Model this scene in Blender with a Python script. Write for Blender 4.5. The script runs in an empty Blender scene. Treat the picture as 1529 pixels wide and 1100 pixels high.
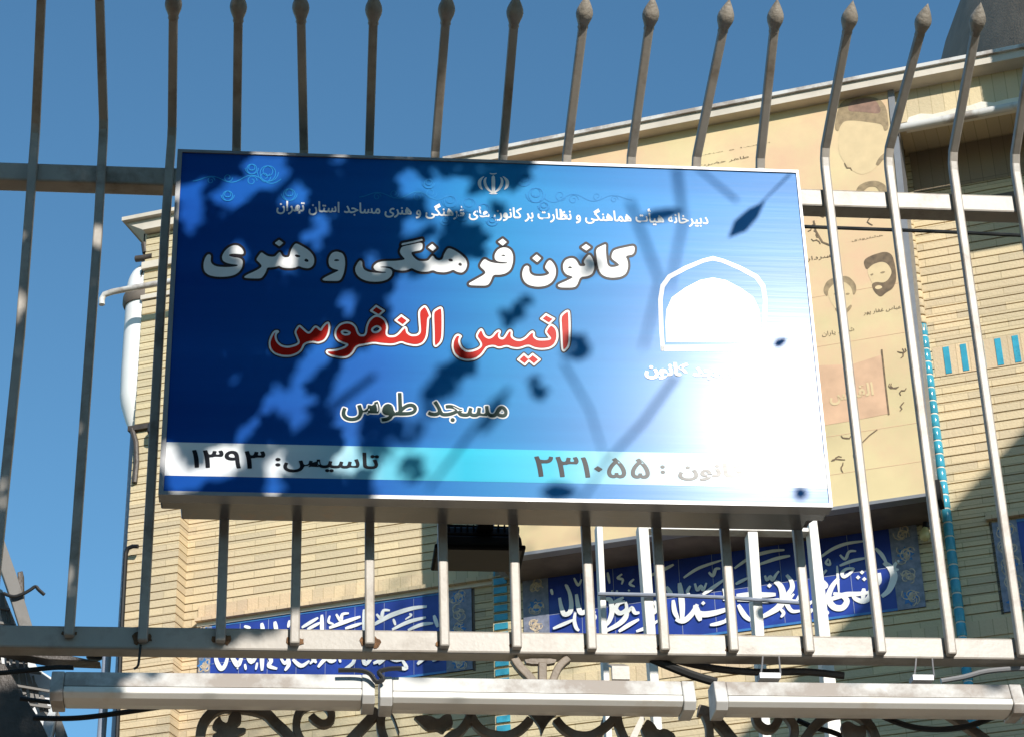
import bpy, bmesh, math, random
import numpy as np
from mathutils import Vector, Matrix
R = math.radians
S = bpy.context.scene
COL = S.collection
random.seed(7)
rng = np.random.default_rng(7)

# ------------------------------------------------------------------ camera
PW, PH, FPX = 1529.0, 1100.0, 3320.0
PITCH, ROLL = R(28.376), R(-1.584)
CAM = Vector((0, 0, 1.6))
FW = Vector((0, math.cos(PITCH), math.sin(PITCH)))
UPV = Vector((0, -math.sin(PITCH), math.cos(PITCH)))
XC = math.cos(ROLL) * Vector((1, 0, 0)) + math.sin(ROLL) * UPV
YC = -math.sin(ROLL) * Vector((1, 0, 0)) + math.cos(ROLL) * UPV
cd = bpy.data.cameras.new('camera')
cam = bpy.data.objects.new('camera', cd); COL.objects.link(cam)
M = Matrix(((XC.x, YC.x, -FW.x, CAM.x), (XC.y, YC.y, -FW.y, CAM.y), (XC.z, YC.z, -FW.z, CAM.z), (0, 0, 0, 1)))
cam.matrix_world = M
cd.sensor_width = 36; cd.lens = 36 * FPX / PW
cd.clip_start = 0.05; cd.clip_end = 2000
S.camera = cam

# ------------------------------------------------------------------ light
SUN_EL, SUN_AZ = R(26.9), R(20.3)             # azimuth: degrees right of straight behind the camera
SV = Vector((math.sin(SUN_AZ) * math.cos(SUN_EL), -math.cos(SUN_AZ) * math.cos(SUN_EL), math.sin(SUN_EL)))
w = bpy.data.worlds.new('World'); S.world = w; w.use_nodes = True
nt = w.node_tree
sky = nt.nodes.new('ShaderNodeTexSky'); sky.sky_type = 'NISHITA'; sky.sun_disc = False
sky.sun_elevation = SUN_EL; sky.sun_rotation = math.pi - SUN_AZ
sky.air_density = 1.0; sky.dust_density = 0.3; sky.ozone_density = 0.9
tint = nt.nodes.new('ShaderNodeMix'); tint.data_type = 'RGBA'; tint.blend_type = 'MULTIPLY'; tint.inputs['Factor'].default_value = 1
tint.inputs['B'].default_value = (.485, .81, .93, 1)
nt.links.new(sky.outputs[0], tint.inputs['A']); nt.links.new(tint.outputs['Result'], nt.nodes['Background'].inputs[0])
nt.nodes['Background'].inputs[1].default_value = 0.12
ld = bpy.data.lights.new('sun', 'SUN'); ld.energy = 4.2; ld.angle = R(0.5); ld.color = (1, 0.95, 0.87)
lo = bpy.data.objects.new('sun', ld); COL.objects.link(lo)
lo.rotation_euler = (-SV).to_track_quat('-Z', 'Y').to_euler(); lo.location = SV * 30
S.view_settings.view_transform = 'Standard'; S.view_settings.look = 'None'
S.view_settings.gamma = 1; S.view_settings.exposure = 0.42
S.cycles.max_bounces = 6

# ------------------------------------------------------------------ frames
class Frame:
    """a vertical plane of the place: u runs along it, d stands proud of it, z is height"""
    def __init__(s, yaw, D):
        s.U = Vector((math.cos(yaw), math.sin(yaw), 0)); s.N = Vector((-math.sin(yaw), math.cos(yaw), 0)); s.D = D
    def p(s, u, z, d=0.0):
        return s.U * u + s.N * (s.D - d) + Vector((0, 0, z))
    def at(s, px, py, d=0.0):
        r = (px - PW / 2) / FPX * XC + (PH / 2 - py) / FPX * YC + FW
        t = ((s.D - d) - CAM.dot(s.N)) / r.dot(s.N)
        q = CAM + r * t
        return (q.dot(s.U), q.z)
    def w(s, px, py, d=0.0):
        return s.p(*s.at(px, py, d), d)
FE = Frame(R(6.31), 3.6)        # the fence
WA = Frame(R(-16.47), 8.6)      # the mosque wall

# ------------------------------------------------------------------ mesh helpers
class MB:
    def __init__(s): s.v = []; s.f = []; s.uv = None; s.smooth = False; s.mi = []
    def add(s, vs, fs, mi=0):
        o = len(s.v); s.v += [tuple(q) for q in vs]; s.f += [tuple(i + o for i in f) for f in fs]; s.mi += [mi] * len(fs)
        return s
    def box(s, fr, u0, u1, z0, z1, d0, d1, mi=0):
        vs = [fr.p(u, z, d) for d in (d0, d1) for z in (z0, z1) for u in (u0, u1)]
        return s.add(vs, [(0, 2, 3, 1), (4, 5, 7, 6), (0, 1, 5, 4), (2, 6, 7, 3), (0, 4, 6, 2), (1, 3, 7, 5)], mi)
    def prism(s, fr, poly, d0, d1, mi=0):
        n = len(poly)
        vs = [fr.p(u, z, d0) for u, z in poly] + [fr.p(u, z, d1) for u, z in poly]
        fs = [tuple(range(n)), tuple(reversed(range(n, 2 * n)))] + [(i, n + i, n + (i + 1) % n, (i + 1) % n) for i in range(n)]
        return s.add(vs, fs, mi)
    def hull8(s, a, b, mi=0):
        # two quads of four points each
        return s.add(list(a) + list(b), [(3, 2, 1, 0), (4, 5, 6, 7), (0, 1, 5, 4), (1, 2, 6, 5), (2, 3, 7, 6), (3, 0, 4, 7)], mi)
    def tube(s, pts, r, n=8, caps=True, mi=0):
        pts = [Vector(q) for q in pts]; m = len(pts)
        rr = r if isinstance(r, (list, tuple)) else [r] * m
        vs = []; ref = None
        for i in range(m):
            t = (pts[min(i + 1, m - 1)] - pts[max(i - 1, 0)]).normalized()
            if ref is None:
                ref = t.cross(Vector((0, 0, 1)) if abs(t.z) < .9 else Vector((1, 0, 0))).normalized()
            a = (ref - t * ref.dot(t)).normalized(); ref = a; b = t.cross(a)
            vs += [pts[i] + (a * math.cos(6.2832 * k / n) + b * math.sin(6.2832 * k / n)) * rr[i] for k in range(n)]
        fs = [(i * n + k, i * n + (k + 1) % n, (i + 1) * n + (k + 1) % n, (i + 1) * n + k) for i in range(m - 1) for k in range(n)]
        if caps: fs += [tuple(reversed(range(n))), tuple(range((m - 1) * n, m * n))]
        return s.add(vs, fs, mi)
    def bar(s, pts, hw, side, n_hint=None):
        """square bar swept along world points; side = direction of its width"""
        pts = [Vector(q) for q in pts]; m = len(pts); vs = []
        sd = Vector(side).normalized()
        for i in range(m):
            t0 = (pts[i] - pts[max(i - 1, 0)]); t1 = (pts[min(i + 1, m - 1)] - pts[i])
            t = (t0.normalized() + t1.normalized()).normalized() if 0 < i < m - 1 else (t0 + t1).normalized()
            a = (sd - t * sd.dot(t)).normalized(); b = t.cross(a)
            vs += [pts[i] + a * (hw * x) + b * (hw * y) for x, y in ((-1, -1), (1, -1), (1, 1), (-1, 1))]
        fs = [(i * 4 + k, i * 4 + (k + 1) % 4, i * 4 + 4 + (k + 1) % 4, i * 4 + 4 + k) for i in range(m - 1) for k in range(4)]
        fs += [(3, 2, 1, 0), tuple(range(4 * m - 4, 4 * m))]
        return s.add(vs, fs)
    def strap(s, fr, pts, wd, d0, d1):
        """flat bar bent in the plane of fr; pts in (u,z), wd width (number or list)"""
        m = len(pts); P = [Vector(q) for q in pts]; L = []; Rr = []
        ww = wd if isinstance(wd, (list, tuple)) else [wd] * m
        for i in range(m):
            t = (P[min(i + 1, m - 1)] - P[max(i - 1, 0)]).normalized(); nn = Vector((-t.y, t.x))
            L.append(P[i] + nn * ww[i] / 2); Rr.append(P[i] - nn * ww[i] / 2)
        vs = []
        for i in range(m):
            vs += [fr.p(L[i].x, L[i].y, d0), fr.p(Rr[i].x, Rr[i].y, d0), fr.p(Rr[i].x, Rr[i].y, d1), fr.p(L[i].x, L[i].y, d1)]
        fs = [(i * 4 + k, i * 4 + (k + 1) % 4, i * 4 + 4 + (k + 1) % 4, i * 4 + 4 + k) for i in range(m - 1) for k in range(4)]
        fs += [(3, 2, 1, 0), tuple(range(4 * m - 4, 4 * m))]
        return s.add(vs, fs)
    def lathe(s, base, axis, prof, n=20, mi=0):
        ax = Vector(axis).normalized(); a = ax.cross(Vector((0.3, 1, 0.1))).normalized(); b = ax.cross(a); base = Vector(base)
        vs = [base + ax * h + (a * math.cos(6.2832 * k / n) + b * math.sin(6.2832 * k / n)) * r for r, h in prof for k in range(n)]
        m = len(prof)
        fs = [(i * n + k, i * n + (k + 1) % n, (i + 1) * n + (k + 1) % n, (i + 1) * n + k) for i in range(m - 1) for k in range(n)]
        fs += [tuple(reversed(range(n))), tuple(range((m - 1) * n, m * n))]
        return s.add(vs, fs, mi)
    def build(s, name, mats, parent=None, smooth=False, bevel=0.0):
        me = bpy.data.meshes.new(name)
        off = parent_world(parent)
        me.from_pydata([(x - off[0], y - off[1], z - off[2]) for x, y, z in s.v], [], s.f)
        if not isinstance(mats, (list, tuple)): mats = [mats]
        for m in mats: me.materials.append(m)
        me.polygons.foreach_set('material_index', s.mi)
        bm = bmesh.new(); bm.from_mesh(me); bmesh.ops.recalc_face_normals(bm, faces=bm.faces)
        bm.to_mesh(me); bm.free()
        if smooth:
            for p in me.polygons: p.use_smooth = True
            me.set_sharp_from_angle(angle=R(40))
        o = bpy.data.objects.new(name, me); COL.objects.link(o)
        if parent: o.parent = parent
        if bevel:
            b = o.modifiers.new('bevel', 'BEVEL'); b.width = bevel; b.segments = 2; b.limit_method = 'ANGLE'; b.angle_limit = R(50)
        return o
def parent_world(p):
    x = Vector((0, 0, 0))
    while p is not None:
        x += p.location; p = p.parent
    return x
def tag(o, label=None, cat=None, group=None, kind=None):
    if label: o['label'] = label
    if cat: o['category'] = cat
    if group: o['group'] = group
    if kind: o['kind'] = kind
    return o
def thing(name, loc, label, cat, group=None):
    o = bpy.data.objects.new(name, None); COL.objects.link(o); o.location = loc; o.empty_display_size = .1
    return tag(o, label, cat, group)

# ------------------------------------------------------------------ materials
def mat(name, col, rough=.6, metal=0.0, var=0.12, scale=6.0, bump=0.0, bscale=60.0, dirt=None, dscale=3.0, dlo=.52, dhi=.7, spec=.5):
    m = bpy.data.materials.new(name); m.use_nodes = True; t = m.node_tree; N = t.nodes; L = t.links
    b = N['Principled BSDF']; b.inputs['Roughness'].default_value = rough; b.inputs['Metallic'].default_value = metal
    b.inputs['Specular IOR Level'].default_value = spec
    geo = N.new('ShaderNodeNewGeometry')
    no = N.new('ShaderNodeTexNoise'); no.inputs['Scale'].default_value = scale; no.inputs['Detail'].default_value = 6
    L.new(geo.outputs['Position'], no.inputs['Vector'])
    cr = N.new('ShaderNodeValToRGB'); cr.color_ramp.elements[0].position = .3; cr.color_ramp.elements[1].position = .7
    cr.color_ramp.elements[0].color = [c * (1 - var) for c in col] + [1]; cr.color_ramp.elements[1].color = [min(1, c * (1 + var)) for c in col] + [1]
    L.new(no.outputs['Fac'], cr.inputs['Fac']); out = cr.outputs['Color']
    if dirt:
        n2 = N.new('ShaderNodeTexNoise'); n2.inputs['Scale'].default_value = dscale; n2.inputs['Detail'].default_value = 9; n2.inputs['Roughness'].default_value = .65
        L.new(geo.outputs['Position'], n2.inputs['Vector'])
        c2 = N.new('ShaderNodeValToRGB'); c2.color_ramp.elements[0].position = dlo; c2.color_ramp.elements[1].position = dhi
        L.new(n2.outputs['Fac'], c2.inputs['Fac'])
        mx = N.new('ShaderNodeMix'); mx.data_type = 'RGBA'; L.new(c2.outputs['Color'], mx.inputs['Factor'])
        L.new(out, mx.inputs['A']); mx.inputs['B'].default_value = (*dirt, 1); out = mx.outputs['Result']
    L.new(out, b.inputs['Base Color'])
    if bump:
        n3 = N.new('ShaderNodeTexNoise'); n3.inputs['Scale'].default_value = bscale; n3.inputs['Detail'].default_value = 4
        L.new(geo.outputs['Position'], n3.inputs['Vector'])
        bp = N.new('ShaderNodeBump'); bp.inputs['Strength'].default_value = bump; bp.inputs['Distance'].default_value = .01
        L.new(n3.outputs['Fac'], bp.inputs['Height']); L.new(bp.outputs[0], b.inputs['Normal'])
    return m

def brick_mat(name, col, bw=.21, bh=.04, vertical=False, yaw=R(-16.47), tint=(.62, .40, .27)):
    """long thin bricks: faint upright joints and brick-to-brick colour changes; the bed joints are modelled"""
    m = mat(name, col, .82, var=.08, scale=2.2, bump=.25, bscale=90, dirt=tint, dscale=.55, dlo=.45, dhi=.85)
    t = m.node_tree; N = t.nodes; L = t.links; b = N['Principled BSDF']
    geo = N.new('ShaderNodeNewGeometry')
    mp = N.new('ShaderNodeMapping'); mp.vector_type = 'POINT'; mp.inputs['Rotation'].default_value = (0, 0, -yaw)
    L.new(geo.outputs['Position'], mp.inputs['Vector'])
    sp = N.new('ShaderNodeSeparateXYZ'); L.new(mp.outputs[0], sp.inputs[0])
    cb = N.new('ShaderNodeCombineXYZ')
    L.new(sp.outputs['Z' if vertical is False else 'Z'], cb.inputs['Y']); L.new(sp.outputs['X'], cb.inputs['X'])
    br = N.new('ShaderNodeTexBrick'); br.inputs['Scale'].default_value = 1.0
    br.inputs['Brick Width'].default_value = bw; br.inputs['Row Height'].default_value = bh
    br.inputs['Mortar Size'].default_value = .0022; br.inputs['Mortar Smooth'].default_value = .3; br.offset = .5 if not vertical else 0
    br.inputs['Color1'].default_value = (.87, .87, .89, 1); br.inputs['Color2'].default_value = (1.08, 1.06, 1.02, 1); br.inputs['Mortar'].default_value = (.72, .70, .66, 1)
    L.new(cb.outputs[0], br.inputs['Vector'])
    src = b.inputs['Base Color'].links[0].from_socket
    mx = N.new('ShaderNodeMix'); mx.data_type = 'RGBA'; mx.blend_type = 'MULTIPLY'; mx.inputs['Factor'].default_value = 1
    L.new(src, mx.inputs['A']); L.new(br.outputs['Color'], mx.inputs['B']); L.new(mx.outputs['Result'], b.inputs['Base Color'])
    return m

M_PAINT = mat('worn cream metal paint', (.385, .345, .30), .42, var=.16, scale=9, bump=.035, bscale=140, dirt=(.19, .15, .115), dscale=9, dlo=.49, dhi=.70)
M_RUST_SHADE = mat('rust and shade mark', (.16, .08, .035), .8, var=.5, scale=60, bump=.6, bscale=200)
M_IRON = mat('dark brown wrought iron', (.055, .042, .034), .5, var=.3, scale=20, bump=.2, bscale=120)
M_SCR = mat('cream scroll paint darkened as shade', (.19, .145, .105), .55, var=.25, scale=22, bump=.15, bscale=120, dirt=(.08, .055, .04), dscale=14, dlo=.5, dhi=.7)  # cream paint browned to carry the shadow of the tube lights
M_TIP = mat('dusty grey spear paint', (.30, .26, .215), .5, var=.25, scale=40, bump=.2, bscale=150)
M_ALU = mat('aluminium trim', (.24, .24, .25), .4, .3, var=.08, scale=20)
M_BOXM = mat('grey sheet metal', (.15, .148, .15), .22, .4, var=.12, scale=8, dirt=(.22, .16, .13), dscale=14, dlo=.58, dhi=.74)
M_WHITE = mat('white enamel', (.60, .585, .56), .45, var=.04, scale=10, dirt=(.33, .285, .25), dscale=5, dlo=.46, dhi=.57)
M_WHITE3 = mat('bright white coating', (.82, .81, .79), .4, var=.03, scale=6)
M_WHITE2 = mat('white paint with rust runs', (.78, .76, .71), .5, var=.05, scale=10, dirt=(.55, .42, .27), dscale=4, dlo=.60, dhi=.78)
M_BLACK = mat('black plastic', (.012, .012, .013), .5, var=.2, scale=20, spec=.25)
M_CABLE = mat('black cable', (.012, .012, .012), .5, var=.2, scale=20)
M_BRICK = brick_mat('cream brick', (.59, .495, .315), tint=(.60, .44, .30))
M_SOLD = brick_mat('cream soldier brick', (.59, .485, .31), bw=.055, bh=.5, vertical=True)
M_SHBRICK = brick_mat('shade brown soldier brick', (.27, .21, .145), bw=.055, bh=.5, vertical=True, tint=(.14, .105, .075))  # cream brick darkened in colour to stand in for shade
M_PLAST = mat('white plaster', (.72, .67, .57), .8, var=.1, scale=8, bump=.3)
M_EAVE = mat('cream eave board', (.56, .50, .42), .6, var=.12, scale=9)
M_DARKW = mat('flat dark brown', (.13, .105, .085), .7, var=.25, scale=12)
M_TURQ = mat('turquoise glazed tile', (.045, .30, .42), .14, var=.22, scale=16, dirt=(.06, .38, .5), dscale=20)
M_TBLUE = mat('cobalt glazed tile', (.024, .048, .27), .2, var=.2, scale=6, dirt=(.03, .07, .4), dscale=5)
M_TWHITE = mat('white glaze', (.82, .82, .80), .25, var=.06)
M_GREYP = mat('blue grey pipe paint', (.26, .29, .36), .5, var=.1, scale=10)
M_DOME = mat('weathered brown dome tile', (.22, .16, .12), .7, var=.15, scale=8, bump=.3)
M_LEAF = mat('leaf green', (.055, .10, .028), .5, var=.35, scale=9)
M_BARK = mat('bark', (.10, .075, .055), .9, var=.35, scale=14, bump=.8, bscale=30)
M_GROUND = mat('asphalt and paving', (.24, .168, .105), .9, var=.2, scale=.8, bump=.3)
M_HOUSE = mat('added house render', (.44, .36, .27), .85, var=.1, scale=1.5)
M_SHADE = mat('grey weathered awning board', (.17, .16, .15), .6, var=.2, scale=8, dirt=(.08, .07, .06), dscale=8)
M_LATT = mat('white lattice', (.62, .64, .66), .5, var=.1, scale=10)

M_LAMP = mat('sooty black lamp metal', (.010, .010, .010), .62, var=.3, scale=20, spec=.06)
# ------------------------------------------------------------------ writing
ARB = {'ا': 0xFE8D, 'أ': 0xFE83, 'ب': 0xFE8F, 'ت': 0xFE95, 'ج': 0xFE9D, 'ح': 0xFEA1, 'خ': 0xFEA5, 'د': 0xFEA9, 'ذ': 0xFEAB, 'ر': 0xFEAD, 'ز': 0xFEAF,
       'س': 0xFEB1, 'ش': 0xFEB5, 'ص': 0xFEB9, 'ض': 0xFEBD, 'ط': 0xFEC1, 'ظ': 0xFEC5, 'ع': 0xFEC9, 'غ': 0xFECD, 'ف': 0xFED1, 'ق': 0xFED5, 'ک': 0xFB8E, 'گ': 0xFB92,
       'ل': 0xFEDD, 'م': 0xFEE1, 'ن': 0xFEE5, 'و': 0xFEED, 'ه': 0xFEE9, 'ی': 0xFBFC, 'پ': 0xFB56, 'چ': 0xFB7A}
NOJOIN = set('اأدذرزو')
def shape(s):
    out = []
    for i, c in enumerate(s):
        if c not in ARB: out.append(c); continue
        pj = i > 0 and s[i - 1] in ARB and s[i - 1] not in NOJOIN
        nj = c not in NOJOIN and i + 1 < len(s) and s[i + 1] in ARB
        k = (3 if nj else 1) if pj else (2 if nj else 0)
        out.append(chr(ARB[c] + k))
    return ''.join(reversed(out))
def glyphs(s, offset=0.0, raw=False):
    """mesh verts (x,y,layer) and faces of a shaped line of writing"""
    cu = bpy.data.curves.new('writing', 'FONT'); cu.body = s if raw else shape(s); cu.offset = offset; cu.resolution_u = 4
    o = bpy.data.objects.new('writing', cu); COL.objects.link(o)
    dg = bpy.context.evaluated_depsgraph_get()
    me = bpy.data.meshes.new_from_object(o.evaluated_get(dg))
    bm = bmesh.new(); bm.from_mesh(me); bm.verts.ensure_lookup_table()
    lay = [-1] * len(bm.verts); k = 0
    for v in bm.verts:
        if lay[v.index] >= 0: continue
        st = [v]; lay[v.index] = k
        while st:
            a = st.pop()
            for e in a.link_edges:
                b = e.other_vert(a)
                if lay[b.index] < 0: lay[b.index] = k; st.append(b)
        k += 1
    vs = [(v.co.x, v.co.y, lay[v.index]) for v in bm.verts]; fs = [tuple(v.index for v in f.verts) for f in bm.faces]
    bm.free(); bpy.data.objects.remove(o); bpy.data.curves.remove(cu); bpy.data.meshes.remove(me)
    return vs, fs
def put_writing(mb, fr, s, box, d, offset=0.0, bold=0.0, raw=False, ref=None, mi=0):
    """lay a line of writing into the box ((u0,z0),(u1,z1)) of frame fr; ref offset keeps outlines registered"""
    v0, f0 = glyphs(s, bold, raw)
    xs = [v[0] for v in v0]; ys = [v[1] for v in v0]
    x0, x1, y0, y1 = min(xs), max(xs), min(ys), max(ys)
    (u0, z0), (u1, z1) = box
    if offset: v, f = glyphs(s, bold + offset, raw)
    else: v, f = v0, f0
    mb.add([fr.p(u0 + (a - x0) / (x1 - x0) * (u1 - u0), z0 + (b - y0) / (y1 - y0) * (z1 - z0), d + (l % 5) * .00008) for a, b, l in v], f, mi)
def chaikin(p, n=2, q=.22):
    for _ in range(n):
        r = []
        for i in range(len(p)):
            a, b = p[i], p[(i + 1) % len(p)]
            r += [(a[0] + (b[0] - a[0]) * q, a[1] + (b[1] - a[1]) * q), (a[0] + (b[0] - a[0]) * (1 - q), a[1] + (b[1] - a[1]) * (1 - q))]
        p = r
    return p
def sdf_cells(polys, off, cell, many=False):
    """region inside the polygons (even-odd; the union of several if many) grown by off, as clean cells cut along the edge"""
    GP = [[np.array(p, float) for p in g] for g in (polys if many else [polys])]
    al = np.concatenate([p for g in GP for p in g]); lo = al.min(0) - abs(off) - 3 * cell; hi = al.max(0) + abs(off) + 3 * cell
    nx, ny = [int(math.ceil(k)) + 1 for k in (hi - lo) / cell]
    X, Y = np.meshgrid(lo[0] + np.arange(nx) * cell, lo[1] + np.arange(ny) * cell, indexing='ij')
    sd = np.full(X.shape, 1e9)
    for P in GP:
        dist = np.full(X.shape, 1e9); ins = np.zeros(X.shape, bool)
        for p in P:
            for i in range(len(p)):
                a, b = p[i], p[(i + 1) % len(p)]; e = b - a; L2 = max(e @ e, 1e-12)
                t = np.clip(((X - a[0]) * e[0] + (Y - a[1]) * e[1]) / L2, 0, 1)
                dist = np.minimum(dist, np.hypot(X - a[0] - t * e[0], Y - a[1] - t * e[1]))
                if a[1] != b[1]:
                    c = (a[1] > Y) != (b[1] > Y)
                    ins ^= c & (X < (b[0] - a[0]) * (Y - a[1]) / (b[1] - a[1]) + a[0])
        sd = np.minimum(sd, np.where(ins, -dist, dist))
    sd = sd - off
    V = []; F = []; key = {}
    def vid(k, pt):
        if k not in key: key[k] = len(V); V.append(pt)
        return key[k]
    for i in range(nx - 1):
        for j in range(ny - 1):
            cs = [(i, j), (i + 1, j), (i + 1, j + 1), (i, j + 1)]
            s4 = [sd[c] for c in cs]
            if min(s4) > 0: continue
            face = []
            for k in range(4):
                c, n = cs[k], cs[(k + 1) % 4]; a, b = s4[k], s4[(k + 1) % 4]
                if a <= 0: face.append(vid(c, (float(X[c]), float(Y[c]))))
                if (a <= 0) != (b <= 0):
                    t = a / (a - b); kk = (min(c, n), max(c, n))
                    face.append(vid(kk, (float(X[c] + t * (X[n] - X[c])), float(Y[c] + t * (Y[n] - Y[c])))))
            face = [q for q, r in zip(face, face[1:] + face[:1]) if q != r]
            if len(face) > 2: F.append(face)
    return V, F
def glyph_loops(s, raw=False):
    vs, fs = glyphs(s, 0, raw); cnt = {}
    for f in fs:
        for a, b in zip(f, f[1:] + f[:1]): cnt[(a, b)] = cnt.get((a, b), 0) + 1
    nx = {a: b for (a, b) in cnt if (b, a) not in cnt}; loops = {}
    while nx:
        a, b = next(iter(nx.items())); st = a; lp = [a]; del nx[a]
        while b != st and b in nx: lp.append(b); b2 = nx[b]; del nx[b]; b = b2
        loops.setdefault(vs[st][2], []).append([vs[i][:2] for i in lp])
    return list(loops.values())
def fat_writing(mb, fr, s, box, d, off, cell=.0009, raw=False):
    """writing grown by off metres, letters merged into clean cells"""
    G = glyph_loops(s, raw); al = [q for g in G for l in g for q in l]
    x0, x1 = min(q[0] for q in al), max(q[0] for q in al); y0, y1 = min(q[1] for q in al), max(q[1] for q in al); (u0, z0), (u1, z1) = box
    M_ = [[[(u0 + (a - x0) / (x1 - x0) * (u1 - u0), z0 + (b - y0) / (y1 - y0) * (z1 - z0)) for a, b in l] for l in g] for g in G]
    V, F = sdf_cells(M_, off, cell, True)
    mb.add([fr.p(a, b, d) for a, b in V], F)
def traced(mb, fr, groups, off, cell, d):
    for polys in groups:
        V, F = sdf_cells(polys, off, cell)
        mb.add([fr.p(*fr.at(x, y, d), d) for x, y in V], F)
# ------------------------------------------------------------------ ground
g = MB(); g.add([(-60, -60, 0), (60, -60, 0), (60, 60, 0), (-60, 60, 0)], [(0, 1, 2, 3)])
tag(g.build('ground', M_GROUND), kind='structure')

# ------------------------------------------------------------------ the mosque
CH = .042                                     # one brick course
def courses(mb, path, z0, z1, groove=.008, joint=.0058):
    """brick face with raked bed joints along a plan line path of (u,d)"""
    m = len(path); nrm = []
    for i in range(m):
        def en(a, b):
            e = Vector((b[0] - a[0], b[1] - a[1])).normalized(); return Vector((-e.y, e.x))
        n0 = en(path[max(i - 1, 0)], path[max(i - 1, 0) + 1]); n1 = en(path[min(i, m - 2)], path[min(i, m - 2) + 1])
        k = (n0 + n1); k = k / max(k.dot(n0), .2) ; nrm.append(k)
    rows = []; z = z0
    while z < z1 - 1e-6:
        zt = min(z + CH, z1)
        rows += [(z, 0), (zt - joint, 0), (zt - joint, 1), (zt, 1)]; z = zt
    vs = []
    for z, s in rows:
        for (u, d), n in zip(path, nrm):
            vs.append(WA.p(u - n.x * groove * s, z, d - n.y * groove * s))
    fs = [(r * m + i, r * m + i + 1, r * m + m + i + 1, r * m + m + i) for r in range(len(rows) - 1) for i in range(m - 1)]
    mb.add(vs, fs)
Z0 = 5.595 - CH * 133                         # courses line up under the tile band
BLD = thing('mosque_building', WA.p(-2.6, 0, 0), 'cream brick mosque building with blue calligraphy tile bands and a long sloping eave line', 'building')
UE = 2.6
b = MB()
courses(b, [(-4.622, -3.4), (-4.622, -.35), (-4.345, -.35), (-4.345, -.45), (-2.66, -.45), (-2.66, 0), (UE, 0)], Z0, 7.40)
b.build('brick_wall', M_BRICK, BLD)
c = MB(); c.add([WA.p(u, z, d) for z in (0, 7.4) for u, d in ((-4.6, -3.4), (-4.6, -.37), (-4.36, -.37), (-4.36, -.47), (-2.64, -.47), (-2.64, -.02), (UE, -.02), (UE, -3.4))],
                [(i, (i + 1) % 8, 8 + (i + 1) % 8, 8 + i) for i in range(8)] + [tuple(range(8, 16))])
c.build('wall_core', M_EAVE, BLD)
# soldier courses over the tile bands
s = MB(); s.box(WA, -4.27, -2.68, 5.625, 5.695, -.449, -.442); s.box(WA, -2.645, -.80, 5.425, 5.50, -.012, .006)
s.box(WA, -2.62, UE, 4.86, 4.93, -.012, .005); s.build('soldier_course', M_SOLD, BLD)
s = MB(); s.box(WA, -4.27, -2.68, 5.604, 5.622, -.449, -.405); s.box(WA, -2.6, -.79, 5.405, 5.422, -.01, .022); s.box(WA, -.52, UE, 5.355, 5.372, -.01, .03)
s.build('tile_ledge', M_SOLD, BLD)
s = MB(); s.box(WA, -4.27, -2.70, 5.586, 5.6035, -.449, -.432)
s.build('plaster_fillet', M_PLAST, BLD)
# eave
e = MB(); e.box(WA, -2.74, UE, 7.372, 7.412, -2.6, .335); ev = e.build('eave', M_EAVE, BLD)
e = MB(); e.box(WA, -2.75, UE, 7.412, 7.430, -2.6, .35); e.build('gutter_edge', M_WHITE, ev)
e = MB(); e.box(WA, -4.34, -2.76, 7.402, 7.44, -2.6, -.40); e.build('parapet_cap', M_EAVE, BLD)
f = MB(); f.box(WA, -.655, UE, 7.205, 7.372, .0, .25); f.build('fascia_wall', M_SOLD, BLD)
f = MB()
n = 60
top = [(-.60 + i * (UE + .60) / n, 7.215 + .012 * math.sin(i * 1.9) * math.sin(i * .73) - (.0 if i > 2 else .0)) for i in range(n + 1)]
f.prism(WA, [(-.62, 7.165), (UE, 7.165)] + list(reversed(top)), .22, .268); f.build('plaster_strip', M_PLAST, BLD)
f = MB(); f.tube([WA.p(-.66, 7.152, .29), WA.p(UE, 7.162, .29)], .019, 12); f.build('gutter_pipe', M_WHITE, BLD, smooth=True)
f = MB(); f.box(WA, -.638, UE, 6.985, 7.20, -.01, .004); f.build('dark_band', M_SHBRICK, BLD)  # flush brick strip, coloured dark in place of shade under the fascia
f = MB(); f.box(WA, -.59, UE, 6.865, 6.905, -.005, .002); f.build('dark_band', M_DARKW, BLD)  # one darker brick course
# glazed half round corner beads
def bead(u, d, z0, z1, r, step, parent, name='turquoise_column'):
    mb = MB(); z = z0
    while z < z1:
        mb.lathe(WA.p(u, z + .0035, d), (0, 0, 1), [(r * .93, 0), (r, .004), (r, step - .011), (r * .93, step - .007)], 14); z += step
    o = mb.build(name, M_TURQ, parent, smooth=True)
    mb = MB(); mb.lathe(WA.p(u, z0, d), (0, 0, 1), [(r * .86, 0), (r * .86, z1 - z0)], 12); mb.build('mortar', M_PLAST, o, smooth=True)
bead(-.678, .004, 4.3, 6.27, .021, .063, BLD)
cb = MB()
for k in range(17): cb.lathe(WA.p(-.678, 6.275 + k * CH, .004), (0, 0, 1), [(.019, 0), (.021, .003), (.021, CH - .009), (.018, CH - .006)], 12)
cb.build('brick_bead', M_BRICK, BLD, smooth=True)
tq = MB()
for k in range(46): tq.box(WA, -2.652, -2.592, Z0 + CH * (k + 92) + .003, Z0 + CH * (k + 93) - .011, -.012, .006)
tq.build('turquoise_column', M_TURQ, BLD)
tq = MB()
for k in range(36):
    u = -.604 + k * .0735; tq.box(WA, u, u + .026, 6.062, 6.19, -.012, .004)
tq.build('turquoise_dash_band', M_TURQ, BLD)
tq = MB(); tq.box(WA, -.65, UE, 6.055, 6.197, -.012, .0015); tq.build('dash_band_ground', M_SOLD, BLD)
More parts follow.
